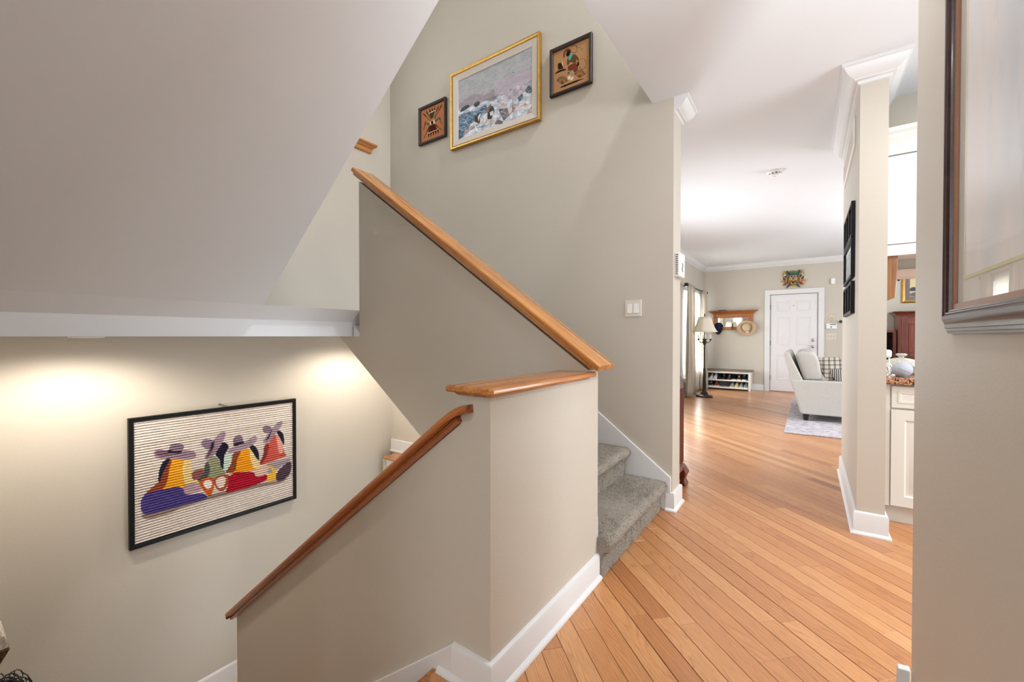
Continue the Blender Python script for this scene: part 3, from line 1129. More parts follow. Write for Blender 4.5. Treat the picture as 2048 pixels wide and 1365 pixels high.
def art_grid(name, P, mp, mat, parent, relief=None, label=None):
    """mesh grid with one vertex per painted cell; mp(u, v, d) -> xyz"""
    h, w = P.h, P.w
    V = np.zeros((h, w, 3))
    for j in range(h):
        v = j / (h - 1)
        d = relief(j) if relief else 0.0
        p0, p1 = np.array(mp(0, v, d)), np.array(mp(1, v, d))
        tt = np.linspace(0, 1, w)[:, None]
        V[j] = p0 * (1 - tt) + p1 * tt
    idx = np.arange(h * w).reshape(h, w)
    F = np.stack([idx[:-1, :-1], idx[1:, :-1], idx[1:, 1:], idx[:-1, 1:]], -1).reshape(-1, 4)
    me = bpy.data.meshes.new(name)
    me.from_pydata(V.reshape(-1, 3).tolist(), [], F.tolist())
    a = np.clip(P.a, 0, 1)
    a = np.where(a <= 0.04045, a / 12.92, ((a + 0.055) / 1.055) ** 2.4)
    rgba = np.concatenate([a, np.ones((h, w, 1))], -1).astype(np.float32)
    at = me.attributes.new('art', 'FLOAT_COLOR', 'POINT')
    at.data.foreach_set('color', rgba.ravel())
    me.materials.append(mat)
    me.polygons.foreach_set('use_smooth', [True] * len(me.polygons))
    o = bpy.data.objects.new(name, me)
    COL.objects.link(o)
    o.parent = parent
    o.location = -Vector(WL[parent.name])
    WL[o.name] = (0, 0, 0)
    if label:
        o['label'] = label
    return o


def rect_frame(mp, w, h, prof):
    """closed mitred frame; profile (inset from the outer edge, height); mp(x, y, b)"""
    return MB().sweep([(0, 0), (w, 0), (w, h), (0, h)], prof, mp, closed=True)


# --- woven picture of four figures on the far lower wall
hy0, hy1, hz0, hz1 = 0.783, 1.866, -0.226, 0.632
t = thing('woven_picture', 'black framed corded picture of four seated figures in wide hats on lower wall', 'picture', (XL, (hy0 + hy1) / 2, hz0))
fmap = lambda x, y, b: (XL + 0.002 + b, hy0 + x, hz0 + y)
obj('frame', rect_frame(fmap, hy1 - hy0, hz1 - hz0, [(0, 0.004), (0, 0.034), (0.003, 0.038), (0.022, 0.038), (0.026, 0.034), (0.026, 0.012)]), M['black'], t, smooth=30)
NR = 46
P = Paint(330, NR * 7 + 1, (224, 214, 206), [(122, 258), (1398, 95), (1427, 840), (160, 1240)])
A = P.poly
gr = [(205, 985), (225, 1030), (300, 1025), (420, 985), (600, 915), (760, 865), (1010, 805), (1220, 755), (1330, 735), (1390, 690), (1300, 720), (1100, 750), (800, 820), (500, 910)]
A(gr, (158, 138, 128))
A([(430, 545), (600, 550), (608, 640), (645, 700), (700, 740), (560, 765), (400, 795), (225, 840), (300, 765), (345, 735), (372, 640), (400, 570)], (248, 168, 30), col2=(250, 190, 60))
A([(430, 545), (395, 600), (372, 660), (345, 735), (300, 765), (220, 842), (330, 805), (395, 780), (420, 690), (425, 620), (450, 560)], (158, 78, 52))
A([(545, 550), (605, 556), (610, 650), (650, 710), (700, 742), (640, 740), (560, 755), (540, 700), (530, 620)], (244, 218, 160))
A([(400, 546), (438, 548), (405, 600), (382, 645), (362, 700), (355, 735), (337, 735), (341, 650), (360, 590)], (38, 42, 62))
A([(250, 815), (400, 785), (540, 765), (560, 838), (690, 815), (745, 845), (720, 872), (500, 925), (320, 985), (225, 995), (200, 940), (203, 870)], (84, 72, 142), jit=0.08)
A([(540, 765), (600, 738), (680, 738), (698, 790), (650, 818), (555, 838)], (196, 166, 178))
A([(605, 650), (705, 618), (712, 665), (640, 725), (610, 700)], (156, 100, 98))
A([(862, 520), (918, 490), (922, 600), (890, 660), (860, 640)], (208, 228, 218))
A([(730, 560), (780, 520), (830, 555), (845, 620), (895, 665), (780, 705), (635, 728), (700, 680), (705, 600)], (160, 166, 132))
A([(730, 560), (710, 602), (705, 670), (635, 728), (705, 715), (745, 690), (755, 610)], (92, 92, 90))
A([(850, 405), (905, 445), (882, 492), (862, 520), (862, 642), (836, 600), (828, 545), (785, 520), (825, 450)], (38, 36, 54))
A([(860, 328), (873, 350), (848, 420), (802, 490), (762, 540), (715, 556), (703, 540), (735, 480), (772, 410), (810, 350)], (168, 144, 160))
A([(735, 490), (772, 430), (790, 400), (775, 470), (750, 520), (715, 548)], (112, 84, 98))
A([(668, 430), (700, 388), (772, 398), (792, 420), (762, 470), (712, 472)], (146, 126, 146))
A([(758, 425), (786, 400), (770, 470), (745, 490)], (48, 40, 54))
A([(660, 715), (785, 685), (795, 760), (772, 832), (750, 850), (708, 803), (678, 760)], (206, 104, 44))
A([(698, 725), (772, 710), (772, 770), (740, 795), (708, 765)], (248, 236, 230))
A([(782, 690), (908, 658), (908, 740), (880, 795), (838, 808), (798, 772)], (172, 96, 64))
A([(800, 702), (885, 680), (878, 760), (836, 785), (805, 752)], (244, 222, 212))
A([(1000, 470), (1060, 462), (1100, 490), (1130, 560), (1195, 605), (1110, 635), (920, 662), (895, 655), (905, 620), (925, 580), (930, 500)], (248, 170, 32))
A([(1000, 470), (930, 500), (925, 580), (900, 622), (872, 660), (962, 655), (965, 560), (990, 510)], (156, 82, 52))
A([(1060, 462), (1100, 490), (1130, 560), (1195, 605), (1110, 635), (1082, 570)], (244, 222, 172))
A([(1050, 440), (1100, 432), (1142, 490), (1148, 565), (1120, 540), (1092, 492)], (38, 38, 54))
A([(900, 662), (1110, 640), (1120, 694), (1218, 662), (1218, 716), (1100, 758), (1010, 783), (872, 826), (905, 760)], (180, 26, 52), jit=0.08)
A([(1108, 635), (1190, 602), (1218, 620), (1212, 668), (1120, 694)], (230, 200, 186))
A([(1190, 590), (1290, 560), (1402, 536), (1397, 560), (1300, 622), (1280, 642), (1215, 602)], (180, 166, 176))
A([(1250, 365), (1300, 350), (1322, 400), (1342, 490), (1372, 525), (1250, 562), (1160, 602), (1148, 572), (1178, 520), (1178, 440), (1220, 420)], (212, 100, 84))
A([(1270, 360), (1300, 350), (1322, 400), (1342, 490), (1300, 512), (1288, 430)], (236, 178, 168))
A([(1178, 440), (1226, 420), (1210, 520), (1160, 602), (1148, 572), (1178, 520)], (146, 60, 54))
A([(1270, 330), (1312, 322), (1338, 360), (1342, 448), (1318, 400), (1288, 352)], (38, 38, 54))
A([(1285, 645), (1398, 552), (1410, 620), (1382, 692), (1285, 735)], (90, 70, 86))
A([(1200, 612), (1245, 590), (1284, 638), (1286, 716), (1215, 730), (1215, 665), (1262, 655), (1252, 620)], (244, 196, 66))
A([(1213, 625), (1246, 613), (1260, 655), (1215, 662)], (180, 166, 176))
A([(1320, 242), (1324, 275), (1282, 332), (1242, 392), (1200, 428), (1166, 415), (1196, 370), (1236, 310), (1280, 260)], (168, 148, 160))
A([(1158, 302), (1190, 278), (1242, 298), (1228, 342), (1180, 348)], (140, 120, 136))
A([(1225, 345), (1246, 296), (1240, 330), (1215, 390), (1185, 410)], (60, 46, 58))
A([(296, 500), (320, 473), (420, 482), (520, 478), (610, 482), (644, 512), (628, 548), (560, 557), (440, 547), (325, 548), (302, 525)], (166, 142, 158))
A([(300, 505), (330, 478), (420, 486), (520, 490), (520, 512), (420, 524), (340, 530)], (128, 100, 118))
A([(418, 470), (430, 432), (480, 422), (548, 440), (524, 492), (428, 492)], (140, 120, 140))
A([(405, 492), (422, 470), (440, 488), (524, 486), (520, 502), (410, 504)], (46, 36, 54))
A([(882, 492), (930, 448), (1000, 440), (1050, 398), (1100, 357), (1130, 380), (1108, 422), (1050, 462), (980, 487), (908, 506)], (172, 152, 166))
A([(925, 392), (970, 352), (1003, 365), (1018, 420), (942, 442)], (136, 116, 136))
A([(930, 440), (945, 425), (1020, 405), (1022, 425), (950, 450)], (50, 40, 56))
P.a *= (1 + rng.normal(0, 0.05, (P.h, P.w, 1)))
for r in range(NR):
    P.a[r * 7:(r + 1) * 7] *= 1 + rng.normal(0, 0.025)
amap = lambda u, v, d: (XL + 0.016 + d, hy0 + 0.026 + u * (hy1 - hy0 - 0.052), hz1 - 0.026 - v * (hz1 - hz0 - 0.052))
art_grid('corded_canvas', P, amap, M['yarn'], t, relief=lambda j: 0.015 * math.sin(PI * (j % 7) / 7) ** 0.8)
n_ = obj('hanging_nail', MB().tube([(XL, 1.305, 0.652), (XL + 0.02, 1.305, 0.656), (XL + 0.022, 1.305, 0.664)], 0.003, 6).tube([(XL + 0.006, 1.305, 0.656), (XL + 0.006, 1.36, 0.634)], 0.0015, 5), M['bronze'], t)


def wall_frame(name, x0, x1, z0, z1, wid, dep, mat, label, inner=None, tilt=0.0):
    """picture on the tall stair wall (faces -y)"""
    t = thing(name, label, 'picture', ((x0 + x1) / 2, YW, (z0 + z1) / 2))
    fm = lambda x, y, b: (x0 + x, YW - 0.002 - b, z0 + y)
    obj('frame', rect_frame(fm, x1 - x0, z1 - z0, [(0, 0.002), (0, dep), (wid * 0.15, dep + 0.003), (wid * 0.5, dep), (wid * 0.85, dep * 0.75), (wid, dep * 0.62), (wid, 0.006)]), mat, t, smooth=30)
    return t


# --- winter painting in the gold frame
x0, x1, z0, z1 = -2.715, -1.750, 2.884, 3.580
t = wall_frame('winter_painting', x0, x1, z0, z1, 0.032, 0.034, M['gold'], 'gold framed painting of riders in snowy rocks, largest of three on the stair wall')
lm = lambda x, y, b: (x0 + 0.030 + x, YW - 0.002 - b, z0 + 0.030 + y)
w_, h_ = x1 - x0 - 0.06, z1 - z0 - 0.06
obj('linen_liner', MB().sweep([(0, 0), (w_, 0), (w_, h_), (0, h_)], [(0, 0.006), (0, 0.026), (0.052, 0.018), (0.055, 0.006)], lm, closed=True), M['linen'], t)
P = Paint(220, 170, (186, 180, 184), [(122, 330), (1288, -210), (1305, 850), (137, 1250)])
A = P.poly
vv = P.v[..., None]
P.a = np.array([176, 184, 190]) / 255 * (1 - vv) + np.array([186, 176, 184]) / 255 * vv
full = np.ones((P.h, P.w), bool)
P.strokes(full & (P.v < 0.62), 260, 26, 2, [(188, 186, 188), (178, 178, 184), (196, 188, 184), (182, 174, 182), (170, 178, 184)], -0.12, 0.1)
m_ = A([(137, 690), (300, 560), (420, 520), (560, 560), (700, 430), (720, 660), (470, 690), (137, 770)], (168, 158, 168))
P.strokes(m_, 60, 12, 1, [(180, 172, 180), (156, 148, 160)], 0.5, 0.3)
m_ = A([(700, 330), (1000, 250), (1290, 130), (1290, 500), (1000, 630), (700, 640)], (192, 182, 196), alpha=0.8)
P.strokes(m_, 70, 12, 1, [(200, 192, 204), (180, 170, 188)], -0.5, 0.3)
m_ = A([(470, 690), (560, 635), (690, 650), (750, 575), (890, 550), (925, 640), (1060, 590), (1180, 500), (1310, 430), (1310, 860), (130, 1260), (130, 800), (300, 735)], (206, 212, 224), smooth=False)
P.strokes(m_, 260, 5, 1, [(222, 226, 234), (182, 192, 208), (170, 178, 196)], 0.4, 0.6)
m_ = A([(130, 850), (400, 790), (560, 690), (610, 830), (430, 900), (390, 980), (330, 1000), (215, 1200), (130, 1260)], (104, 138, 168), smooth=False)
P.strokes(m_, 330, 9, 1, [(44, 56, 72), (58, 78, 100), (190, 206, 222), (140, 178, 208), (36, 42, 52)], 0.3, 0.35)
for q in ([(140, 815), (200, 730), (290, 690), (315, 730), (210, 800)], [(360, 695), (430, 640), (475, 660), (455, 715), (390, 745)], [(600, 800), (650, 695), (705, 780), (685, 835), (610, 845)]):
    m_ = A(q, (62, 78, 74))
    P.strokes(m_, 30, 4, 1, [(40, 52, 50), (86, 104, 100)], 0.8, 0.6)
for q in ([(1060, 600), (1140, 530), (1155, 600), (1090, 670)], [(1185, 490), (1240, 395), (1295, 440), (1295, 530), (1200, 525)]):
    m_ = A(q, (96, 112, 122))
    P.strokes(m_, 24, 4, 1, [(60, 74, 82), (170, 186, 200)], 0.8, 0.6)
for q, c in (([(760, 770), (900, 765), (955, 860), (850, 965), (800, 880)], (124, 114, 122)), ([(905, 785), (1000, 700), (1095, 680), (1060, 765), (940, 870)], (206, 184, 180)), ([(1110, 705), (1235, 680), (1290, 690), (1200, 755), (1115, 745)], (204, 174, 160)), ([(1218, 860), (1270, 750), (1305, 735), (1305, 860)], (194, 166, 156)), ([(740, 640), (880, 600), (900, 700), (760, 780)], (214, 206, 212)), ([(200, 1170), (250, 1080), (380, 1010), (400, 1060), (300, 1130)], (150, 134, 138))):
    m_ = A(q, c, smooth=False)
    P.strokes(m_, 46, 5, 1, [tuple(v * 0.7 for v in c), tuple(min(255, v * 1.15) for v in c), (220, 224, 232)], 0.9, 0.5)
A([(400, 1005), (640, 930), (845, 970), (700, 1005), (450, 1045)], (220, 210, 208))
A([(385, 1062), (560, 1030), (705, 990), (650, 1015), (480, 1064)], (88, 158, 198))
for q, c in (([(395, 970), (385, 900), (440, 830), (482, 830), (472, 990), (440, 990)], (70, 48, 48)), ([(436, 900), (468, 838), (482, 850), (450, 965)], (232, 226, 224)), ([(525, 885), (580, 815), (594, 900), (572, 975), (540, 965)], (240, 236, 236)), ([(588, 935), (590, 830), (640, 775), (695, 800), (652, 925)], (48, 46, 50)), ([(622, 822), (682, 795), (684, 852), (640, 885)], (240, 236, 236)), ([(555, 822), (568, 755), (622, 725), (612, 815)], (150, 110, 100)), ([(600, 740), (645, 680), (655, 690), (615, 760)], (120, 84, 76)), ([(700, 1002), (760, 938), (842, 970), (832, 1012), (720, 1014)], (112, 106, 112))):
    A(q, c, smooth=False)
for xx in (408, 428, 446, 462, 545, 562, 580, 598, 632):
    P.line((xx, 970), (xx + 4, 1040), 7, (74, 60, 58) if xx < 470 else (214, 208, 208))
P.line((985, 620), (985, 830), 6, (84, 82, 92))
P.line((975, 195), (1000, 205), 8, (70, 70, 80))
P.line((1000, 205), (1015, 195), 6, (70, 70, 80))
oct_ = np.zeros((P.h, P.w))
for n_o in (8, 17, 34, 68):
    gr_ = rng.normal(0, 1, (n_o + 2, n_o + 2))
    yy_, xx_ = np.mgrid[0:P.h, 0:P.w]
    fy, fx = yy_ / P.h * n_o, xx_ / P.w * n_o
    iy, ix = fy.astype(int), fx.astype(int)
    ty_, tx_ = fy - iy, fx - ix
    oct_ += (gr_[iy, ix] * (1 - ty_) * (1 - tx_) + gr_[iy + 1, ix] * ty_ * (1 - tx_) + gr_[iy, ix + 1] * (1 - ty_) * tx_ + gr_[iy + 1, ix + 1] * ty_ * tx_)
P.a *= (1 + 0.055 * oct_ * (0.35 + 1.0 * (P.v > 0.5)))[..., None]
art_grid('canvas', P, lambda u, v, d: (x0 + 0.082 + u * (x1 - x0 - 0.164), YW - 0.014, z1 - 0.082 - v * (z1 - z0 - 0.164)), M['art'], t)

# --- sand painting with dancing figure
x0, x1, z0, z1 = -1.664, -1.310, 3.030, 3.397
t = wall_frame('sand_painting', x0, x1, z0, z1, 0.026, 0.026, M['brownframe'], 'square brown framed sand picture of a dancing figure, right of the gold frame')
P = Paint(120, 120, (188, 142, 98), [(115, 475), (780, 190), (800, 955), (130, 1215)])
A = P.poly
A([(300, 520), (310, 440), (380, 380), (455, 410), (440, 470), (400, 430), (350, 440), (335, 550), (310, 565)], (130, 74, 52))
A([(350, 500), (380, 415), (435, 425), (440, 470), (400, 545), (362, 520)], (44, 26, 22))
A([(380, 560), (480, 485), (545, 500), (605, 580), (580, 625), (540, 560), (552, 645), (480, 645), (440, 620), (392, 705), (372, 650)], (106, 72, 46))
A([(385, 710), (520, 635), (562, 670), (594, 740), (522, 835), (490, 760), (440, 800), (390, 875), (400, 740)], (126, 62, 46))
A([(398, 560), (438, 480), (478, 472), (474, 510), (432, 595), (408, 602)], (56, 196, 184))
for q in ([(395, 790), (440, 780), (435, 800), (395, 815)], [(450, 815), (495, 800), (485, 825), (450, 840)]):
    A(q, (90, 190, 160))
A([(395, 885), (455, 868), (442, 935), (400, 945)], (236, 222, 206))
A([(448, 910), (510, 878), (492, 942), (450, 962)], (236, 222, 206))
A([(560, 630), (600, 620), (600, 690), (565, 710)], (40, 28, 24))
A([(205, 660), (265, 640), (312, 742), (212, 775)], (54, 30, 22))
A([(138, 862), (200, 788), (330, 748), (392, 760), (190, 832)], (34, 26, 22))
P.curve([(665 + 62 * math.cos(a), 660 + 98 * math.sin(a)) for a in np.linspace(-2.4, 2.6, 16)], 8, (96, 44, 34))
P.curve([(450, 360), (500, 330), (555, 350), (560, 430), (520, 470), (450, 460)], 9, (96, 44, 34))
P.curve([(560, 390), (590, 360), (640, 390), (665, 400), (640, 430)], 8, (70, 120, 110))
for cx_, cy_ in ((295, 1030), (620, 905)):
    for a in np.linspace(-1.0, 1.0, 9):
        P.line((cx_, cy_), (cx_ + 120 * math.sin(a), cy_ - 150 * math.cos(a) * (1 - 0.15 * abs(a))), 8, (112, 70, 48))
        P.line((cx_ + 80 * math.sin(a), cy_ - 100 * math.cos(a)), (cx_ + 120 * math.sin(a), cy_ - 150 * math.cos(a)), 12, (60, 36, 28))
A([(240, 1092), (380, 1018), (480, 985), (560, 948), (735, 908), (600, 965), (480, 1015), (300, 1092)], (34, 26, 24))
P.line((290, 620), (300, 690), 12, (236, 222, 206))
art_grid('sand_panel', P, lambda u, v, d: (x0 + 0.025 + u * (x1 - x0 - 0.05), YW - 0.012, z1 - 0.025 - v * (z1 - z0 - 0.05)), M['sand'], t)

# --- sand painting with feather fans
x0, x1, z0, z1 = -3.152, -2.787, 3.042, 3.407
t = wall_frame('sand_painting', x0, x1, z0, z1, 0.026, 0.026, M['brownframe'], 'square brown framed sand picture of feather fans and arrows, left of the gold frame')
P = Paint(110, 110, (194, 130, 90), [(145, 435), (705, 205), (720, 985), (170, 1190)])
A = P.poly
for p, q in (((200, 500), (380, 680)), ((275, 450), (400, 640)), ((560, 340), (470, 620)), ((645, 300), (490, 610)), ((270, 690), (220, 890)), ((590, 590), (650, 750)), ((360, 800), (230, 1080)), ((500, 760), (650, 890))):
    P.line(p, q, 15, (92, 60, 44))
    P.line(p, (p[0] * .6 + q[0] * .4, p[1] * .6 + q[1] * .4), 26, (70, 44, 34))
A([(345, 505), (485, 430), (442, 610), (390, 620)], (74, 68, 54), smooth=False)
P.line((345, 500), (485, 428), 16, (230, 220, 196))
for q in ([(345, 485), (352, 375), (388, 462)], [(398, 448), (415, 350), (438, 436)], [(452, 426), (482, 320), (488, 414)]):
    A(q, (34, 20, 18), smooth=False)
A([(275, 715), (330, 730), (450, 690), (575, 590), (580, 640), (470, 735), (350, 785), (300, 760)], (58, 100, 104))
A([(362, 700), (482, 648), (494, 722), (368, 775)], (234, 220, 160), smooth=False)
A([(392, 690), (442, 668), (448, 742), (398, 760)], (36, 30, 30), smooth=False)
A([(370, 785), (482, 742), (550, 875), (325, 965)], (86, 30, 26), smooth=False)
P.line((325, 962), (550, 872), 16, (230, 220, 196))
for k_ in range(5):
    xx = 330 + k_ * 52
    yy = 972 - k_ * 22
    A([(xx, yy), (xx + 44, yy - 18), (xx + 12 + k_ * 6, yy + 110)], (40, 22, 20), smooth=False)
art_grid('sand_panel', P, lambda u, v, d: (x0 + 0.025 + u * (x1 - x0 - 0.05), YW - 0.012, z1 - 0.025 - v * (z1 - z0 - 0.05)), M['sand'], t)

# --- large print on the right hand wall (faces -x)
py0, py1, pz0, pz1 = 0.30, 1.218, 1.170, 2.42
t = thing('framed_print', 'large pale print under glass in a dark mahogany frame on the near right wall', 'picture', (XR, 0.77, pz0))
fm = lambda x, y, b: (XR - 0.002 - b, py1 - x, pz0 + y)
obj('frame', rect_frame(fm, py1 - py0, pz1 - pz0, [(0, 0.001), (0, 0.005), (0.004, 0.006), (0.005, 0.0085), (0.010, 0.009), (0.011, 0.012), (0.017, 0.0125), (0.020, 0.014), (0.028, 0.019), (0.034, 0.0195), (0.037, 0.017), (0.041, 0.0165), (0.043, 0.0135), (0.046, 0.013), (0.047, 0.009), (0.047, 0.002)]), M['mahog'], t, smooth=35)
obj('lip', rect_frame(lambda x, y, b: fm(x + 0.045, y + 0.045, b), py1 - py0 - 0.09, pz1 - pz0 - 0.09, [(0, 0.002), (0, 0.0085), (0.012, 0.0075), (0.012, 0.002)]), plain('tan_lip', (150, 108, 84), 0.4), t)
mb = MB().add([fm(0.05, 0.05, 0.002), fm(py1 - py0 - 0.05, 0.05, 0.002), fm(py1 - py0 - 0.05, pz1 - pz0 - 0.05, 0.002), fm(0.05, pz1 - pz0 - 0.05, 0.002)], [(0, 1, 2, 3)])
obj('mat_board', mb, plain('pale_mat', (232, 226, 218), 0.7), t)
q = 0.105
mb = MB().add([fm(q, q, 0.0026), fm(py1 - py0 - q, q, 0.0026), fm(py1 - py0 - q, pz1 - pz0 - q, 0.0026), fm(q, pz1 - pz0 - q, 0.0026)], [(0, 1, 2, 3)])
obj('print', mb, M['print'], t)
obj('mat_line', rect_frame(lambda x, y, b: fm(x + 0.10, y + 0.10, b), py1 - py0 - 0.2, pz1 - pz0 - 0.2, [(0, 0.0022), (0, 0.0032), (0.006, 0.0032), (0.006, 0.0022)]), plain('pale_green_line', (226, 222, 176), 0.6), t)
mb = MB().add([(XR - 0.0068, y, z) for y, z in ((py0 + 0.05, pz0 + 0.05), (py1 - 0.05, pz0 + 0.05), (py1 - 0.05, pz1 - 0.05), (py0 + 0.05, pz1 - 0.05))], [(0, 3, 2, 1)])
obj('glass_pane', mb, M['glass'], t)


# --- three black frames and the vent on the kitchen wall (face -x)
def side_frame(name, label, z0, z1, cells, y0=3.45, y1=4.15, group=None):
    t = thing(name, label, 'picture', (XR, (y0 + y1) / 2, z0))
    fm = lambda x, y, b: (XR - 0.001 - b, y1 - x, z0 + y)
    w, h = y1 - y0, z1 - z0
    obj('frame', rect_frame(fm, w, h, [(0, 0.001), (0, 0.020), (0.018, 0.020), (0.018, 0.004)]), M['black'], t)
    obj('backing', MB().add([fm(0.01, 0.01, 0.005), fm(w - 0.01, 0.01, 0.005), fm(w - 0.01, h - 0.01, 0.005), fm(0.01, h - 0.01, 0.005)], [(0, 1, 2, 3)]), M['whiteplastic'], t)
    cw = (w - 0.036) / cells
    for i in range(1, cells):
        xx = 0.018 + cw * i
        obj('divider', MB().box(XR - 0.020, XR - 0.004, y1 - xx - 0.012, y1 - xx + 0.012, z0 + 0.018, z1 - 0.018), M['black'], t)
    for i in range(cells):
        a, b = 0.018 + cw * i + 0.035, 0.018 + cw * (i + 1) - 0.035
        pm = plain('photo_print', [(150, 158, 160), (186, 180, 176), (128, 132, 128)][i % 3], 0.5, var=0.5, nscale=18)
        obj('photo', MB().add([fm(a, 0.045, 0.0065), fm(b, 0.045, 0.0065), fm(b, h - 0.045, 0.0065), fm(a, h - 0.045, 0.0065)], [(0, 1, 2, 3)]), pm, t)
    return t


side_frame('photo_frame', 'black photo frame with three openings, topmost on the narrow kitchen wall', 1.805, 2.030, 3)
side_frame('photo_frame', 'black photo frame with one landscape photo, middle one on the narrow kitchen wall', 1.545, 1.800, 1)
side_frame('photo_frame', 'black photo frame with three openings, lowest on the narrow kitchen wall', 1.312, 1.520, 3)
t = thing('vent_grille', 'ivory return air grille high on the narrow kitchen wall', 'vent', (XR, 3.95, 2.4))
fm = lambda x, y, b: (XR - 0.001 - b, 4.43 - x, 2.385 + y)
obj('frame', rect_frame(fm, 0.95, 0.195, [(0, 0), (0, 0.008), (0.022, 0.010), (0.024, 0.004), (0.024, 0)]), M['whiteplastic'], t)
obj('backing', MB().add([fm(0.02, 0.02, 0.001), fm(0.93, 0.02, 0.001), fm(0.93, 0.175, 0.001), fm(0.02, 0.175, 0.001)], [(0, 1, 2, 3)]), plain('vent_shadow', (120, 112, 98), 0.8), t)
for i in range(12):
    zz = 2.385 + 0.026 + i * 0.012
    obj('slat', MB().add([(XR - 0.008, 3.502, zz), (XR - 0.008, 4.408, zz), (XR - 0.002, 4.408, zz - 0.007), (XR - 0.002, 3.502, zz - 0.007)], [(0, 1, 2, 3)]), M['vent'], t)

# --- double switch on the stair wall, chime on the wall end
t = thing('light_switch', 'white double rocker light switch on the tall stair wall', 'switch', (-1.003, YW, 1.36))
obj('plate', MB().box(-1.062, -0.944, YW - 0.007, YW, 1.302, 1.418), M['plastic'], t, bevel=0.004, seg=2)
for xx in (-1.026, -0.980):
    obj('rocker', MB().prism([(YW - 0.014, 1.327), (YW - 0.010, 1.360), (YW - 0.008, 1.393), (YW - 0.004, 1.393), (YW - 0.004, 1.327)], 0, xx - 0.0165, xx + 0.0165), M['whiteplastic'], t)
    for zz in (1.314, 1.406):
        obj('screw', MB().lathe([(0.003, -0.0082), (0.003, -0.006)], (xx, YW, zz), 8, 1), M['plastic'], t)
t = thing('door_chime', 'small white door chime with slotted side on the end of the tall stair wall', 'door chime', (-0.735, 2.98, 1.645))
obj('casing', MB().box(-0.735, -0.700, 2.925, 3.065, 1.565, 1.725), M['whiteplastic'], t, bevel=0.006)
for i in range(11):
    obj('slot', MB().box(-0.728, -0.712, 2.9242, 2.926, 1.578 + i * 0.0128, 1.584 + i * 0.0128), M['dark'], t)
obj('emblem', MB().tube([(-0.6995, 2.99, 1.66), (-0.699, 3.00, 1.64), (-0.699, 2.985, 1.62), (-0.6995, 3.0, 1.60)], 0.003, 6), M['bronze'], t)

# --- smoke detector
t = thing('smoke_detector', 'round white smoke detector on the living room ceiling', 'smoke detector', (-0.272, 4.76, CEIL))
obj('base', MB().lathe([(0.070, 0), (0.070, -0.012), (0.062, -0.018), (0.055, -0.018)], (-0.272, 4.76, CEIL), 28), M['whiteplastic'], t, smooth=30)
obj('chamber', MB().lathe([(0.052, -0.012), (0.050, -0.034), (0.040, -0.044), (0.012, -0.046), (0.001, -0.046)], (-0.272, 4.76, CEIL), 28), M['whiteplastic'], t, smooth=40)
for k_ in range(10):
    a = 2 * PI * k_ / 10
    obj('slot', MB().add([(-0.272 + math.cos(a + s_) * r_, 4.76 + math.sin(a + s_) * r_, CEIL + z_) for z_ in (-0.022, -0.030) for s_, r_ in ((-0.16, 0.0518), (0.16, 0.0518))], [(0, 1, 3, 2)]), M['dark'], t)
obj('test_button', MB().lathe([(0.008, -0.045), (0.008, -0.049), (0.001, -0.050)], (-0.272, 4.76, CEIL), 12), M['plastic'], t)
#E3

# ------------------------------------------------------------------ living room
YB = 10.474
# front door: opening -0.668..0.158
d = struct('door_1', MB().box(-0.660, 0.150, YB + 0.012, YB + 0.052, 0.012, 2.035), M['door'], label='white six panel front door in the living room')
d['category'] = 'door'
PX = ((-0.545, -0.305), (-0.205, 0.035))
for zz0, zz1 in ((0.25, 0.78), (0.98, 1.56), (1.68, 1.90)):
    for xx0, xx1 in PX:
        fm = lambda x, y, b: (xx0 + x, YB + 0.012 - b, zz0 + y)
        mb = rect_frame(fm, xx1 - xx0, zz1 - zz0, [(0, 0.0), (0.006, 0.007), (0.022, 0.007), (0.03, 0.0005), (0.03, 0)])
        mb.add([fm(0.05, 0.05, 0.006), fm(xx1 - xx0 - 0.05, 0.05, 0.006), fm(xx1 - xx0 - 0.05, zz1 - zz0 - 0.05, 0.006), fm(0.05, zz1 - zz0 - 0.05, 0.006),
                fm(0.03, 0.03, 0.0005), fm(xx1 - xx0 - 0.03, 0.03, 0.0005), fm(xx1 - xx0 - 0.03, zz1 - zz0 - 0.03, 0.0005), fm(0.03, zz1 - zz0 - 0.03, 0.0005)],
               [(0, 1, 2, 3), (0, 4, 5, 1), (1, 5, 6, 2), (2, 6, 7, 3), (3, 7, 4, 0)])
        struct('door_panel', mb, M['door'], d, smooth=25)
struct('door_knob', MB().lathe([(0.030, 0.0), (0.030, -0.006), (0.012, -0.010), (0.011, -0.030), (0.024, -0.036), (0.030, -0.048), (0.026, -0.060), (0.012, -0.066), (0.001, -0.067)], (0.075, YB + 0.012, 0.955), 20, 1), M['steel'], d, smooth=40)
struct('deadbolt', MB().lathe([(0.032, 0.0), (0.032, -0.010), (0.026, -0.016), (0.010, -0.018), (0.001, -0.018)], (0.075, YB + 0.012, 1.085), 20, 1).box(0.071, 0.079, YB - 0.022, YB - 0.004, 1.068, 1.102), M['steel'], d, smooth=40)
struct('peephole', MB().lathe([(0.010, 0.0), (0.010, -0.004), (0.001, -0.005)], (-0.255, YB + 0.012, 1.80), 12, 1), M['steel'], d)
for zz in (0.28, 1.02, 1.78):
    struct('hinge', MB().lathe([(0.007, -0.05), (0.007, 0.05)], (-0.664, YB + 0.006, zz), 10, 2), M['bronze'], d)
struct('threshold', MB().box(-0.668, 0.158, YB - 0.01, YB + 0.06, 0.0, 0.012), M['rail'], d)
CS = [(0, 0), (0, 0.012), (-0.004, 0.017), (-0.07, 0.020), (-0.095, 0.022), (-0.100, 0.016), (-0.100, 0)]
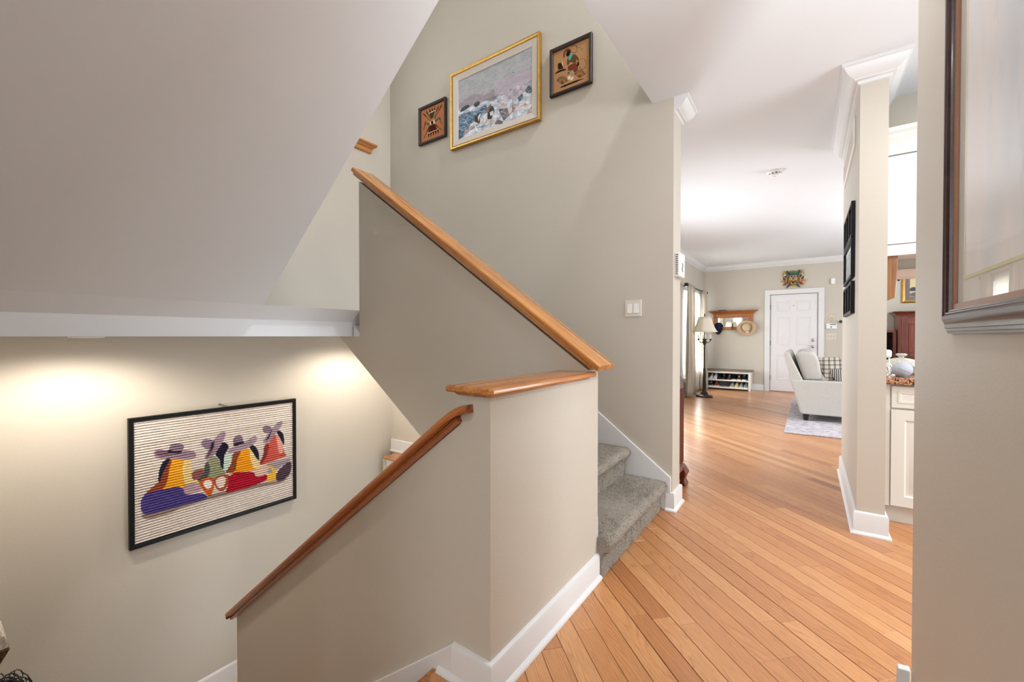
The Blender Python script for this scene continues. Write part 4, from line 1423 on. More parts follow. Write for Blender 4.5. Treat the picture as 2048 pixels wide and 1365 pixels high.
mb = MB().sweep([(-0.668, 0.0), (-0.668, 2.045), (0.158, 2.045), (0.158, 0.0)], [(-a, b) for a, b in CS], lambda x, y, b: (x, YB - b, y))
o = S_('trim_7', mb, M['trim'], 'white casing around the front door', 'door casing', smooth=25)

# window with curtains on the left wall
wn = struct('window_1', rect_frame(lambda x, y, b: (-2.06 + b, 8.5 + x, 0.35 + y), 1.5, 1.7, [(0, -0.03), (0, 0.03), (0.06, 0.03), (0.06, -0.03)]), M['trim'], label='living room window behind the taupe curtains')
wn['category'] = 'window'
struct('meeting_rail', MB().box(-2.08, -2.04, 8.55, 9.95, 1.18, 1.23), M['trim'], wn)
struct('pane', MB().add([(-2.06, 8.55, 0.4), (-2.06, 9.95, 0.4), (-2.06, 9.95, 2.0), (-2.06, 8.55, 2.0)], [(0, 1, 2, 3)]), M['glass'], wn)
struct('window_casing', rect_frame(lambda x, y, b: (-1.98 + b, 8.41 + x, 0.26 + y), 1.68, 1.88, [(0, 0), (0, 0.018), (0.088, 0.018), (0.088, 0)]), M['trim'], wn)
w2 = struct('window_2', rect_frame(lambda x, y, b: (-2.06 + b, 4.5 + x, 0.35 + y), 1.8, 1.7, [(0, -0.03), (0, 0.03), (0.06, 0.03), (0.06, -0.03)]), M['trim'], label='living room window nearer the stairs')
w2['category'] = 'window'
struct('pane', MB().add([(-2.06, 4.55, 0.4), (-2.06, 6.25, 0.4), (-2.06, 6.25, 2.0), (-2.06, 4.55, 2.0)], [(0, 1, 2, 3)]), M['glass'], w2)

t = thing('curtain_rod', 'dark curtain rod with square near finial over the living room window', 'curtain rod', (-1.87, 9.3, 2.13))
obj('rod', MB().tube([(-1.87, 8.36, 2.13), (-1.87, 10.14, 2.13)], 0.011, 10), M['bronze'], t, smooth=50)
obj('finial', MB().box(-1.905, -1.835, 8.29, 8.36, 2.095, 2.165), M['bronze'], t, bevel=0.012)
obj('finial', MB().lathe([(0.010, 0), (0.028, 0.02), (0.034, 0.05), (0.020, 0.08), (0.002, 0.10)], (-1.87, 10.14, 2.13), 14, 1), M['bronze'], t, smooth=50)
for yy in (8.46, 10.04):
    obj('bracket', MB().tube([(-1.98, yy, 2.13), (-1.87, yy, 2.115)], 0.008, 8), M['bronze'], t)


def drape(name, y0, y1, folds, amp, mat, label, x=-1.86, z0=0.02, z1=2.15):
    n = 90
    nz = 14
    V, F = [], []
    g = np.random.default_rng(int(y0 * 100))
    ph = g.uniform(0, 6)
    for j in range(nz + 1):
        v = j / nz
        z = z1 - (z1 - z0) * v
        for i in range(n + 1):
            u = i / n
            a = amp * (0.55 + 0.6 * v)
            yy = y0 + (y1 - y0) * u + 0.012 * math.sin(5 * v + 9 * u)
            xx = x + a * math.sin(2 * PI * folds * u + ph + 0.5 * math.sin(3 * v)) + 0.4 * a * math.sin(2 * PI * folds * 2.3 * u + 1.3 + v)
            V.append((xx, yy, z + (0.012 * math.cos(2 * PI * folds * 3 * u) if j == 0 else 0)))
    for j in range(nz):
        for i in range(n):
            F.append((j * (n + 1) + i, j * (n + 1) + i + 1, (j + 1) * (n + 1) + i + 1, (j + 1) * (n + 1) + i))
    o = obj(name, MB().add(V, F), mat, smooth=80)
    sd = o.modifiers.new('thick', 'SOLIDIFY')
    sd.thickness = 0.003
    return tag(o, label, 'curtain', 'curtains of the living room window')


drape('window_curtain', 8.40, 8.86, 5, 0.045, M['curtain'], 'taupe curtain panel hanging at the near side of the living room window')
drape('window_curtain', 9.72, 10.10, 5, 0.04, M['curtain'], 'taupe curtain panel hanging in the corner behind the floor lamp')
drape('sheer_curtain', 8.80, 9.78, 9, 0.022, M['sheer'], 'bright sheer curtain between the two taupe panels', x=-1.935)

# floor lamp
lx, ly = -1.63, 8.73
t = thing('floor_lamp', 'bronze floor lamp with cream bell shade and candle arms beside the shoe bench', 'lamp', (lx, ly, 0))
obj('base', MB().lathe([(0.150, 0), (0.152, 0.015), (0.140, 0.028), (0.120, 0.034), (0.090, 0.040), (0.070, 0.055), (0.060, 0.075), (0.066, 0.085), (0.045, 0.10), (0.034, 0.13), (0.03, 0.14)], (lx, ly, 0), 24), M['bronze'], t, smooth=40)
obj('pole', MB().lathe([(0.026, 0.14), (0.030, 0.16), (0.026, 0.18), (0.030, 0.22), (0.024, 0.5), (0.020, 0.52), (0.026, 0.535), (0.015, 0.56), (0.014, 0.92), (0.020, 0.94), (0.012, 0.96), (0.014, 0.99), (0.030, 1.02), (0.036, 1.06), (0.024, 1.10), (0.020, 1.12), (0.008, 1.13), (0.007, 1.55)], (lx, ly, 0), 16), M['bronze'], t, smooth=40)
for k_ in range(4):
    a = k_ * PI / 2 + 0.35
    ca, sa = math.cos(a), math.sin(a)
    arm = obj('candle_arm', MB().tube([(lx + ca * r, ly + sa * r, z) for r, z in ((0.015, 1.06), (0.05, 1.04), (0.09, 1.055), (0.105, 1.09))], 0.007, 8).lathe([(0.006, 1.08), (0.022, 1.105), (0.024, 1.115), (0.004, 1.116)], (lx + ca * 0.105, ly + sa * 0.105, 0), 12), M['bronze'], t, smooth=50)
    obj('candle_sleeve', MB().lathe([(0.012, 1.115), (0.012, 1.185), (0.005, 1.188), (0.006, 1.20), (0.001, 1.215)], (lx + ca * 0.105, ly + sa * 0.105, 0), 12), M['candle'], arm, smooth=40)
sp = [(0.232, 1.245), (0.205, 1.285), (0.178, 1.335), (0.152, 1.40), (0.130, 1.47), (0.113, 1.535)]
mb = MB()
rings = []
for r, z in sp:
    rings.append([(lx + math.cos(a) * r * (1 - 0.035 * abs(math.sin(4 * a))), ly + math.sin(a) * r * (1 - 0.035 * abs(math.sin(4 * a))), z) for a in [2 * PI * q / 48 for q in range(48)]])
mb.rings(rings, cap=False)
sh = obj('lamp_shade', mb, M['shade'], t, smooth=60)
sd = sh.modifiers.new('thick', 'SOLIDIFY')
sd.thickness = 0.003
obj('finial', MB().lathe([(0.010, 1.55), (0.014, 1.56), (0.006, 1.575), (0.010, 1.59), (0.001, 1.605)], (lx, ly, 0), 10), M['bronze'], t, smooth=50)
obj('shade_ring', MB().tube([(lx - 0.113, ly, 1.53), (lx + 0.113, ly, 1.53)], 0.003, 6).tube([(lx, ly - 0.113, 1.53), (lx, ly + 0.113, 1.53)], 0.003, 6), M['bronze'], t)
tag(obj('lamp_cord', MB().tube([(lx - 0.13, ly - 0.05, 0.006), (lx - 0.2, ly - 0.12, 0.005), (lx - 0.26, ly - 0.02, 0.005), (lx - 0.34, ly - 0.06, 0.005)], 0.004, 6), M['whiteplastic']), 'pale lamp cord on the floor between lamp base and curtain', 'cord')

# shoe bench
bx0, bx1, by0, by1 = -1.86, -0.985, 10.10, 10.44
t = thing('shoe_bench', 'white two shelf shoe bench with weathered brown top by the front door', 'bench', ((bx0 + bx1) / 2, (by0 + by1) / 2, 0))
obj('bench_top', MB().box(bx0 - 0.02, bx1 + 0.02, by0 - 0.02, by1, 0.405, 0.435), M['darktop'], t, bevel=0.006)
for xx in (bx0, bx1 - 0.045):
    for yy in (by0, by1 - 0.045):
        obj('leg', MB().box(xx, xx + 0.045, yy, yy + 0.045, 0, 0.405), M['white'], t, bevel=0.003)
for zz in (0.062, 0.222):
    obj('shelf', MB().box(bx0 + 0.01, bx1 - 0.01, by0 + 0.008, by1 - 0.01, zz - 0.03, zz), M['white'], t, bevel=0.003)
obj('front_rail', MB().box(bx0 + 0.045, bx1 - 0.045, by0 + 0.006, by0 + 0.026, 0.362, 0.405), M['white'], t, bevel=0.002)
for xx in (bx0 + 0.012, bx1 - 0.024):
    obj('side_panel', MB().box(xx, xx + 0.012, by0 + 0.045, by1 - 0.045, 0.06, 0.40), M['white'], t)
obj('back_panel', MB().box(bx0 + 0.02, bx1 - 0.02, by1 - 0.02, by1 - 0.012, 0.06, 0.40), M['shelfgrey'], t)


def shoe(x, z, up_m, sole_m, label, h=0.085, L=0.27, w=0.085, laces=True):
    """one shoe, toe towards the room (-y)"""
    t = thing('shoe', label, 'shoe', (x, by0 + 0.03, z), 'shoes on the bench')
    y0 = by0 + 0.022
    N = 9
    rs, rb = [], []
    for i in range(N):
        u = i / (N - 1)
        wid = w * (0.30 + 0.70 * math.sin(PI * min(1, 0.22 + u * 0.55)) ** 0.6) * (1 - 0.16 * u) / 2
        hh = 0.018 + h * (0.34 + 0.66 * min(1, max(0, (u - 0.10) / 0.5)) ** 1.1) * (0.5 if i == 0 else 1)
        y = y0 + u * L
        ring = []
        for a in np.linspace(0, PI, 9):
            ring.append((x + math.cos(a) * wid * (1 - 0.25 * math.sin(a) * u), y, z + 0.018 + math.sin(a) ** 0.8 * (hh - 0.018)))
        rs.append(ring)
        rb.append([(x + s_ * wid * 1.06, y, z + zz) for s_, zz in ((1, 0), (1, 0.024), (-1, 0.024), (-1, 0))])
    obj('upper', MB().rings(rs, True, True), up_m, t, smooth=70)
    obj('sole', MB().rings(rb), sole_m, t)
    if laces:
        mb = MB()
        for q in range(3):
            yy, zz = y0 + L * (0.30 + 0.09 * q), z + 0.018 + h * (0.52 + 0.16 * q)
            mb.tube([(x - 0.016, yy, zz), (x, yy - 0.003, zz + 0.004), (x + 0.016, yy, zz)], 0.003, 5)
        obj('laces', mb, M['white'] if up_m is not M['whiteshoe'] else M['plastic'], t)
    return t


X_ = lambda u: bx0 + 0.045 + u * (bx1 - bx0 - 0.09)
Z2, Z1 = 0.222, 0.062
shoe(X_(0.075), Z2, M['whiteshoe'], M['white'], 'white trainer at the left end of the upper bench shelf', h=0.10)
shoe(X_(0.18), Z2, M['whiteshoe'], M['whiteshoe'], 'white trainer next to the black shoes on the upper shelf', h=0.115)
shoe(X_(0.29), Z2, M['blackleather'], M['blackleather'], 'black leather shoe right of the white trainers on the upper shelf', h=0.095, laces=False)
shoe(X_(0.39), Z2, M['blackleather'], M['blackleather'], 'black leather shoe in the middle of the upper bench shelf', h=0.10)
shoe(X_(0.53), Z2, M['brownleather'], M['blackleather'], 'dark brown leather shoe on the upper bench shelf', h=0.09)
shoe(X_(0.65), Z2, M['blackleather'], M['white'], 'black shoe with white sole on the upper bench shelf', h=0.075, laces=False)
shoe(X_(0.77), Z2, M['brownleather'], M['cream'], 'brown shoe with thick cream sole on the upper bench shelf', h=0.085)
shoe(X_(0.90), Z2, M['navy'], M['white'], 'tall dark navy shoe at the right end of the upper shelf', h=0.12)
shoe(X_(0.07), Z1, M['navy'], M['white'], 'navy shoe with white sole at the left of the lower shelf', h=0.085)
shoe(X_(0.20), Z1, M['redshoe'], M['white'], 'red shoe with white sole on the lower bench shelf', h=0.085)
shoe(X_(0.60), Z1, M['greyshoe'], M['cream'], 'dark grey shoe with yellowish sole on the lower shelf', h=0.085)
shoe(X_(0.71), Z1, M['cream'], M['cream'], 'cream canvas shoe on the lower bench shelf', h=0.088)
shoe(X_(0.82), Z1, M['greyshoe'], M['white'], 'blue grey mesh shoe right of the cream shoe on the lower shelf', h=0.088)
shoe(X_(0.935), Z1, M['greyshoe'], M['plastic'], 'pale grey shoe at the right end of the lower shelf', h=0.092)

# hat rack with mirror
rx0, rx1, rz0, rz1 = -1.765, -0.985, 1.302, 1.70
t = thing('hat_rack', 'honey oak hall rack with small mirror and crown shelf over the shoe bench', 'rack', ((rx0 + rx1) / 2, YB, rz0))
obj('top_rail', MB().box(rx0, rx1, YB - 0.03, YB - 0.001, 1.57, 1.655), M['honey'], t, bevel=0.003)
obj('bottom_rail', MB().box(rx0, rx1, YB - 0.03, YB - 0.001, rz0, 1.375), M['honey'], t, bevel=0.003)
for xx in (rx0, rx1 - 0.095):
    obj('side_post', MB().box(xx, xx + 0.095, YB - 0.036, YB - 0.001, rz0 + 0.01, 1.655), M['honey'], t, bevel=0.003)
    ro = obj('corner_block', MB().box(xx + 0.004, xx + 0.091, YB - 0.046, YB - 0.03, 1.568, 1.652), M['honey'], t, bevel=0.003)
    obj('rosette', MB().lathe([(0.034, -0.046), (0.034, -0.054), (0.026, -0.050), (0.016, -0.050), (0.010, -0.058), (0.001, -0.060)], (xx + 0.0475, YB, 1.61), 18, 1), M['honey'], ro, smooth=40)
mb = MB().sweep([(rx0, YB), (rx0, YB - 0.03), (rx1, YB - 0.03), (rx1, YB)], [(0, 1.652), (-0.012, 1.652), (-0.016, 1.665), (-0.03, 1.675), (-0.05, 1.69), (-0.075, 1.705), (-0.085, 1.712), (-0.085, 1.718), (0, 1.718)], XYZ)
obj('crown_molding', mb, M['honey'], t, smooth=40)
obj('top_shelf', MB().box(rx0 - 0.10, rx1 + 0.10, YB - 0.145, YB - 0.001, 1.718, 1.734), M['walnut'], t, bevel=0.004)
n = 22
mb = MB()
for i in range(n):
    xx = rx0 + 0.12 + i * (rx1 - rx0 - 0.24) / n
    mb.box(xx, xx + 0.012, YB - 0.042, YB - 0.03, 1.634, 1.652)
o = obj('dentils', mb, M['honey'], t)
o['kind'] = 'stuff'
obj('mirror', MB().box(rx0 + 0.095, rx1 - 0.095, YB - 0.022, YB - 0.012, 1.375, 1.57), M['mirror'], t)
for xx in (-1.66, -1.375, -1.085):
    obj('hook', MB().tube([(xx, YB - 0.03, 1.40), (xx, YB - 0.075, 1.405), (xx, YB - 0.085, 1.44), (xx, YB - 0.075, 1.45)], 0.006, 8).tube([(xx, YB - 0.03, 1.36), (xx, YB - 0.06, 1.33), (xx, YB - 0.07, 1.35)], 0.006, 8).box(xx - 0.010, xx + 0.010, YB - 0.036, YB - 0.029, 1.335, 1.425), M['iron'], t, smooth=50)
tag(obj('folded_case', MB().box(-1.66, -1.50, YB - 0.10, YB - 0.04, 1.734, 1.75), M['blackleather'], bevel=0.006), 'small flat black case lying on top of the hat rack', 'case')

# cap and hat on the hooks
cx_, cy_, cz_ = -1.655, YB - 0.115, 1.345
t = thing('baseball_cap', 'navy baseball cap hanging from the left hook of the hat rack', 'cap', (cx_, cy_, cz_))
mb = MB()
rings = []
for q in range(9):
    a = q / 8 * PI / 2
    r, h = math.cos(a), math.sin(a)
    rings.append([(cx_ + math.cos(w_) * 0.082 * max(r, 0.02), cy_ + 0.05 - h * 0.09, cz_ + 0.03 + math.sin(w_) * 0.10 * max(r, 0.02)) for w_ in [2 * PI * i / 20 for i in range(20)]])
obj('crown', mb.rings(rings), M['navy'], t, smooth=60)
V = []
for i in range(9):
    a = PI + PI * i / 8
    for r in (0.092, 0.165):
        V.append((cx_ + math.cos(a) * (0.08 if r < 0.1 else 0.085), cy_ + 0.045 - (0.0 if r < 0.1 else 0.03) * abs(math.sin(a)), cz_ + 0.01 + math.sin(a) * r * 0.95))
F = [(2 * i, 2 * i + 1, 2 * i + 3, 2 * i + 2) for i in range(8)]
b_ = obj('bill', MB().add(V, F), M['blackleather'], t, smooth=60)
b_.modifiers.new('thick', 'SOLIDIFY').thickness = 0.006
obj('button', MB().ell((cx_, cy_ - 0.042, cz_ + 0.03), (0.008, 0.006, 0.008), 8, 6), M['navy'], t)
hx, hy, hz = -1.10, YB - 0.10, 1.345
t = thing('brimmed_hat', 'tan brimmed hat with flower on its band hanging from the right hook', 'hat', (hx, hy, hz))
rings = []
for r, d_ in ((0.09, 0.03), (0.12, 0.028), (0.15, 0.036), (0.175, 0.05)):
    rings.append([(hx + math.cos(w_) * r * 1.06, hy + 0.06 - d_ - 0.02 * math.cos(2 * w_), hz + math.sin(w_) * r * 0.92) for w_ in [2 * PI * i / 32 for i in range(32)]])
b_ = obj('brim', MB().rings(rings, cap=False), M['straw'], t, smooth=60)
b_.modifiers.new('thick', 'SOLIDIFY').thickness = 0.004
rings = []
for r, d_ in ((0.094, 0.03), (0.092, 0.06), (0.086, 0.10), (0.074, 0.125), (0.045, 0.128), (0.01, 0.115)):
    rings.append([(hx + math.cos(w_) * r * 0.92, hy + 0.06 - d_, hz + 0.01 + math.sin(w_) * r * 1.04) for w_ in [2 * PI * i / 28 for i in range(28)]])
obj('crown', MB().rings(rings), M['straw'], t, smooth=50)
obj('band', MB().lathe([(0.0955, -0.001), (0.097, -0.004), (0.096, -0.026), (0.093, -0.028)], (hx, hy + 0.028, hz + 0.01), 28, 1, 0.925, 1.045), plain('hat_band', (170, 146, 118), 0.8), t, smooth=50)
mb = MB()
for k_ in range(6):
    a = 2 * PI * k_ / 6
    mb.ell((hx + 0.02 + math.cos(a) * 0.020, hy - 0.02, hz - 0.088 + math.sin(a) * 0.018), (0.015, 0.012, 0.014), 8, 6)
mb.ell((hx + 0.02, hy - 0.03, hz - 0.088), (0.009, 0.007, 0.009), 8, 6)
o = obj('flower', mb, plain('pale_flower', (222, 208, 200), 0.7), t, smooth=60)
o['kind'] = 'stuff'

# carved mask over the door
mx_, mz_ = -0.262, 2.345
t = thing('carved_mask', 'colourful carved guardian mask with leafy crown wings over the front door', 'mask', (mx_, YB, mz_))
MC = {}
for nm, c in (('green', (34, 92, 66)), ('gold', (182, 148, 72)), ('red', (120, 40, 34)), ('pink', (216, 110, 120)), ('white', (232, 226, 210)), ('black', (28, 22, 22)), ('orange', (176, 92, 44)), ('teal', (26, 84, 92)), ('olive', (120, 112, 44))):
    MC[nm] = plain('mask_' + nm, c, 0.4)


def mpiece(nm, x, z, rx, rz, col, dep=0.03, yoff=0.02, rot=0.0):
    R = Matrix.Rotation(rot, 3, 'Y')
    return obj(nm, MB().ell((mx_ + x, YB - yoff, mz_ + z), (rx, dep, rz), 12, 8, R), MC[col], t, smooth=60)


mpiece('face', 0, -0.02, 0.105, 0.115, 'olive', 0.06, 0.03)
mpiece('headdress', 0, 0.105, 0.098, 0.070, 'green', 0.055, 0.025)
mpiece('headdress_band', 0, 0.142, 0.080, 0.030, 'olive', 0.05, 0.03)
mpiece('headdress_band', 0, 0.085, 0.100, 0.022, 'teal', 0.062, 0.03)
mpiece('headdress_band', 0, 0.064, 0.102, 0.018, 'pink', 0.066, 0.03)
for k_ in range(7):
    mpiece('bead', -0.075 + k_ * 0.025, 0.044, 0.010, 0.010, 'white' if k_ % 2 else 'black', 0.014, 0.085)
for s_ in (-1, 1):
    mpiece('brow', s_ * 0.042, 0.022, 0.034, 0.016, 'gold', 0.02, 0.085, s_ * 0.25)
    e_ = mpiece('eye', s_ * 0.042, -0.008, 0.022, 0.018, 'white', 0.018, 0.085)
    mpiece('pupil', s_ * 0.042, -0.008, 0.010, 0.010, 'black', 0.012, 0.099)
    mpiece('cheek', s_ * 0.062, -0.045, 0.026, 0.022, 'orange', 0.02, 0.075)
    mpiece('ear', s_ * 0.118, -0.01, 0.022, 0.045, 'gold', 0.02, 0.03)
    cols = ['green', 'gold', 'orange', 'white', 'red', 'olive', 'teal', 'gold', 'green', 'pink', 'orange', 'gold', 'white', 'olive', 'green', 'red']
    kk = 0
    for ring_r, cnt in ((0.145, 5), (0.172, 6), (0.197, 6)):
        for q in range(cnt):
            a = -1.05 + 2.05 * q / (cnt - 1)
            mpiece('leaf', s_ * ring_r * math.cos(a) * 1.02, ring_r * math.sin(a) * 0.95, 0.030, 0.013, cols[(kk * 5 + cnt) % 16], 0.018, 0.022, s_ * -(a + 0.5))
            kk += 1
    mpiece('wing_tip', s_ * 0.150, 0.130, 0.022, 0.050, 'gold', 0.016, 0.02, s_ * 0.35)
    mpiece('fang', s_ * 0.032, -0.078, 0.006, 0.014, 'white', 0.008, 0.09)
mpiece('nose', 0, -0.03, 0.020, 0.022, 'gold', 0.03, 0.09)
mpiece('mouth', 0, -0.075, 0.058, 0.026, 'black', 0.02, 0.075)
mpiece('lip', 0, -0.058, 0.060, 0.010, 'red', 0.02, 0.082)
mpiece('lip', 0, -0.097, 0.050, 0.010, 'pink', 0.02, 0.08)
mpiece('chin_collar', 0, -0.135, 0.060, 0.018, 'gold', 0.03, 0.03)
for s_ in (-1, 1):
    mpiece('collar', s_ * 0.075, -0.125, 0.028, 0.018, 'teal', 0.025, 0.03, s_ * 0.4)

# devices right of the door
t = thing('motion_sensor', 'small white motion sensor high on the wall right of the door', 'sensor', (0.392, YB, 2.25))
obj('casing', MB().box(0.357, 0.427, YB - 0.045, YB, 2.195, 2.315), M['whiteplastic'], t, bevel=0.012)
obj('lens', MB().box(0.365, 0.419, YB - 0.049, YB - 0.044, 2.20, 2.25), M['candle'], t, bevel=0.002)
t = thing('alarm_panel', 'white alarm keypad with grey display between the flower plaque and the switches', 'alarm panel', (0.374, YB, 1.365))
obj('casing', MB().box(0.288, 0.460, YB - 0.03, YB, 1.312, 1.418), M['whiteplastic'], t, bevel=0.006)
obj('display', MB().box(0.352, 0.445, YB - 0.0315, YB - 0.029, 1.388, 1.408), plain('lcd_grey', (112, 122, 122), 0.3), t)
obj('keypad', MB().box(0.362, 0.378, YB - 0.032, YB - 0.029, 1.325, 1.365), M['shelfgrey'], t)
t = thing('switch_plate', 'ivory three gang switch plate under the alarm keypad', 'switch', (0.37, YB, 1.16))
obj('plate', MB().box(0.296, 0.444, YB - 0.006, YB, 1.105, 1.215), M['plastic'], t, bevel=0.003)
for xx in (0.325, 0.370, 0.415):
    obj('rocker', MB().box(xx - 0.015, xx + 0.015, YB - 0.011, YB - 0.005, 1.128, 1.192), M['vent'], t, bevel=0.002)
t = thing('flower_plaque', 'small pale flower shaped plaque above the alarm keypad', 'plaque', (0.374, YB, 1.52))
mb = MB()
obj('centre', MB().ell((0.374, YB - 0.02, 1.535), (0.020, 0.018, 0.020), 10, 8), plain('plaque_rose', (206, 176, 150), 0.6), t, smooth=60)
for k_ in range(8):
    a = 2 * PI * k_ / 8
    obj('petal', MB().ell((0.374 + math.cos(a) * 0.034, YB - 0.012, 1.535 + math.sin(a) * 0.032), (0.017, 0.010, 0.015), 8, 6), plain('plaque_cream', (226, 214, 192), 0.6), t, smooth=60)
obj('tail', MB().ell((0.374, YB - 0.010, 1.475), (0.014, 0.009, 0.026), 8, 6), plain('plaque_tail', (212, 190, 160), 0.6), t, smooth=60)
tag(obj('curtain_holdback', MB().lathe([(0.024, 0.0), (0.024, -0.008), (0.010, -0.012), (0.010, -0.06), (0.028, -0.07), (0.022, -0.085), (0.001, -0.088)], (0.515, YB, 1.45), 14, 1), M['bronze'], smooth=40), 'small dark knob on the wall right of the alarm keypad', 'knob')

# rug and sofa
tag(obj('rug', MB().box(-0.235, 2.2, 6.02, 9.3, 0.001, 0.013), M['rug'], bevel=0.004), 'pale grey lilac patterned rug under the grey sofa', 'rug')
sy0, sy1 = 6.98, 8.70
t = thing('sofa', 'light grey linen sofa seen from its side on the lilac rug', 'sofa', (0.3, 7.8, 0.013))
obj('frame', MB().prism([(-0.085, 0.105), (-0.20, 0.55), (0.62, 0.44), (0.66, 0.105)], 1, sy0 + 0.06, sy1 - 0.06), M['sofa'], t, bevel=0.01)
mb = MB().prism([(-0.190, 0.545), (-0.283, 0.915), (-0.262, 0.945), (-0.222, 0.935), (-0.055, 0.555), (-0.055, 0.42), (-0.155, 0.42)], 1, sy0 + 0.02, sy1 - 0.02)
obj('backrest', mb, M['sofa'], t, bevel=0.018, seg=3, smooth=50)
for ya, yb in ((sy0, sy0 + 0.13), (sy1 - 0.13, sy1)):
    mb = MB().prism([(-0.068, 0.100), (-0.190, 0.560), (0.70, 0.560), (0.72, 0.100)], 1, ya, yb)
    obj('arm', mb, M['sofa'], t, bevel=0.014, seg=3, smooth=50)
for ya, yb in ((sy0 + 0.14, 7.83), (7.85, sy1 - 0.14)):
    obj('seat_cushion', MB().box(-0.05, 0.72, ya, yb, 0.40, 0.53), M['sofa'], t, bevel=0.035, seg=4, smooth=60)
    mb = MB().prism([(-0.045, 0.54), (-0.155, 0.90), (-0.10, 0.955), (0.06, 0.945), (0.115, 0.86), (0.165, 0.56)], 1, ya, yb)
    obj('back_cushion', mb, M['sofa'], t, bevel=0.045, seg=4, smooth=60)
for yy in (sy0 + 0.04, sy1 - 0.10):
    for xx in (-0.04, 0.60):
        mb = MB().rings([[(xx - 0.01 - q, yy - q - 0.03, z), (xx + 0.05 + q, yy - q - 0.03, z), (xx + 0.05 + q, yy + 0.03 + q, z), (xx - 0.01 - q, yy + 0.03 + q, z)] for q, z in ((-0.005, 0.014), (0.006, 0.102))])
        obj('leg', mb, plain('espresso_leg', (34, 24, 20), 0.4), t)


k = NT('striped_cloth')
wv_ = k.n('ShaderNodeTexWave', wave_type='BANDS', bands_direction='X')
wv_.inputs['Scale'].default_value = 14
k.l(k.coords(), wv_.inputs['Vector'])
k.l(k.ramp(wv_.outputs['Fac'], [(0.3, rgb(58, 57, 60)), (0.6, rgb(112, 106, 100)), (0.8, rgb(176, 168, 154))]), k.b.inputs['Base Color'])
k.b.inputs['Roughness'].default_value = 0.95
M['stripe'] = k.m


def pillow(name, c, r, mat, label, rot):
    R = Matrix.Rotation(rot[1], 3, 'Z') @ Matrix.Rotation(rot[0], 3, 'Y')
    V, F = [], []
    n = 14
    for sgn in (1, -1):
        for j in range(n + 1):
            for i in range(n + 1):
                u, v = -1 + 2 * i / n, -1 + 2 * j / n
                e = max(0.0, (1 - u ** 4) * (1 - v ** 4)) ** 0.5
                pin = 1 - 0.07 * (1 - abs(u)) * abs(v) - 0.07 * (1 - abs(v)) * abs(u)
                p = R @ Vector((u * r[0] * pin, v * r[1] * pin, sgn * r[2] * e))
                V.append((c[0] + p.x, c[1] + p.y, c[2] + p.z))
        b = 0 if sgn == 1 else (n + 1) ** 2
        for j in range(n):
            for i in range(n):
                F.append((b + j * (n + 1) + i, b + j * (n + 1) + i + 1, b + (j + 1) * (n + 1) + i + 1, b + (j + 1) * (n + 1) + i))
    return tag(obj(name, MB().add(V, F), mat, smooth=70), label, 'pillow', 'throw pillows on the sofa')


pillow('throw_pillow', (0.285, 7.33, 0.715), (0.20, 0.21, 0.06), M['plaid'], 'plaid throw pillow leaning on the back cushion of the grey sofa', (math.radians(52), math.radians(-48)))
pillow('throw_pillow', (0.385, 7.215, 0.625), (0.12, 0.15, 0.045), M['stripe'], 'smaller dark striped throw pillow in front of the plaid one on the sofa', (math.radians(45), math.radians(-50)))

# slant front desk behind the stair wall
t = thing('writing_desk', 'dark cherry slant front desk with ogee feet behind the end of the stair wall', 'desk', (-1.2, 3.3, 0))
dx0, dx1 = -1.62, -0.802
mb = MB().prism([(3.13, 0.145), (3.13, 1.01), (3.49, 0.805), (3.49, 0.145)], 0, dx0, dx1)
obj('carcass', mb, M['cherry'], t, bevel=0.004)
for yy in (3.38, 3.41, 3.44, 3.47):
    obj('reed', MB().tube([(dx1, yy, 0.18), (dx1, yy, 0.76)], 0.007, 6), M['cherry'], t)
obj('base_molding', MB().sweep([(dx0, 3.13), (dx0, 3.49), (dx1, 3.49), (dx1, 3.13)], [(0, 0.13), (0.016, 0.13), (0.016, 0.145), (0.008, 0.158), (0, 0.162)], XYZ), M['cherry'], t, smooth=40)
of = [(0.050, 0.0), (0.052, 0.014), (0.047, 0.024), (0.040, 0.040), (0.040, 0.052), (0.047, 0.072), (0.055, 0.092), (0.056, 0.104), (0.050, 0.120), (0.042, 0.128), (0.044, 0.136), (0.036, 0.146)]
for xx in (dx0 + 0.03, dx1 - 0.018):
    for yy in (3.18, 3.465):
        obj('ogee_foot', MB().rings([[(xx + a * r, yy + b * r, z) for a, b in ((-1, -1), (1, -1), (1, 1), (-1, 1))] for r, z in of]), M['cherry'], t, bevel=0.006, smooth=40)
for zz in (0.17, 0.36, 0.55):
    dr = obj('drawer', MB().box(dx0 + 0.03, dx1 - 0.03, 3.488, 3.505, zz, zz + 0.16), M['cherry'], t, bevel=0.003)
    for xx in (-1.42, -0.98):
        obj('drawer_pull', MB().tube([(xx - 0.03, 3.512, zz + 0.08), (xx - 0.03, 3.53, zz + 0.07), (xx + 0.03, 3.53, zz + 0.07), (xx + 0.03, 3.512, zz + 0.08)], 0.004, 6), M['bronze'], dr)

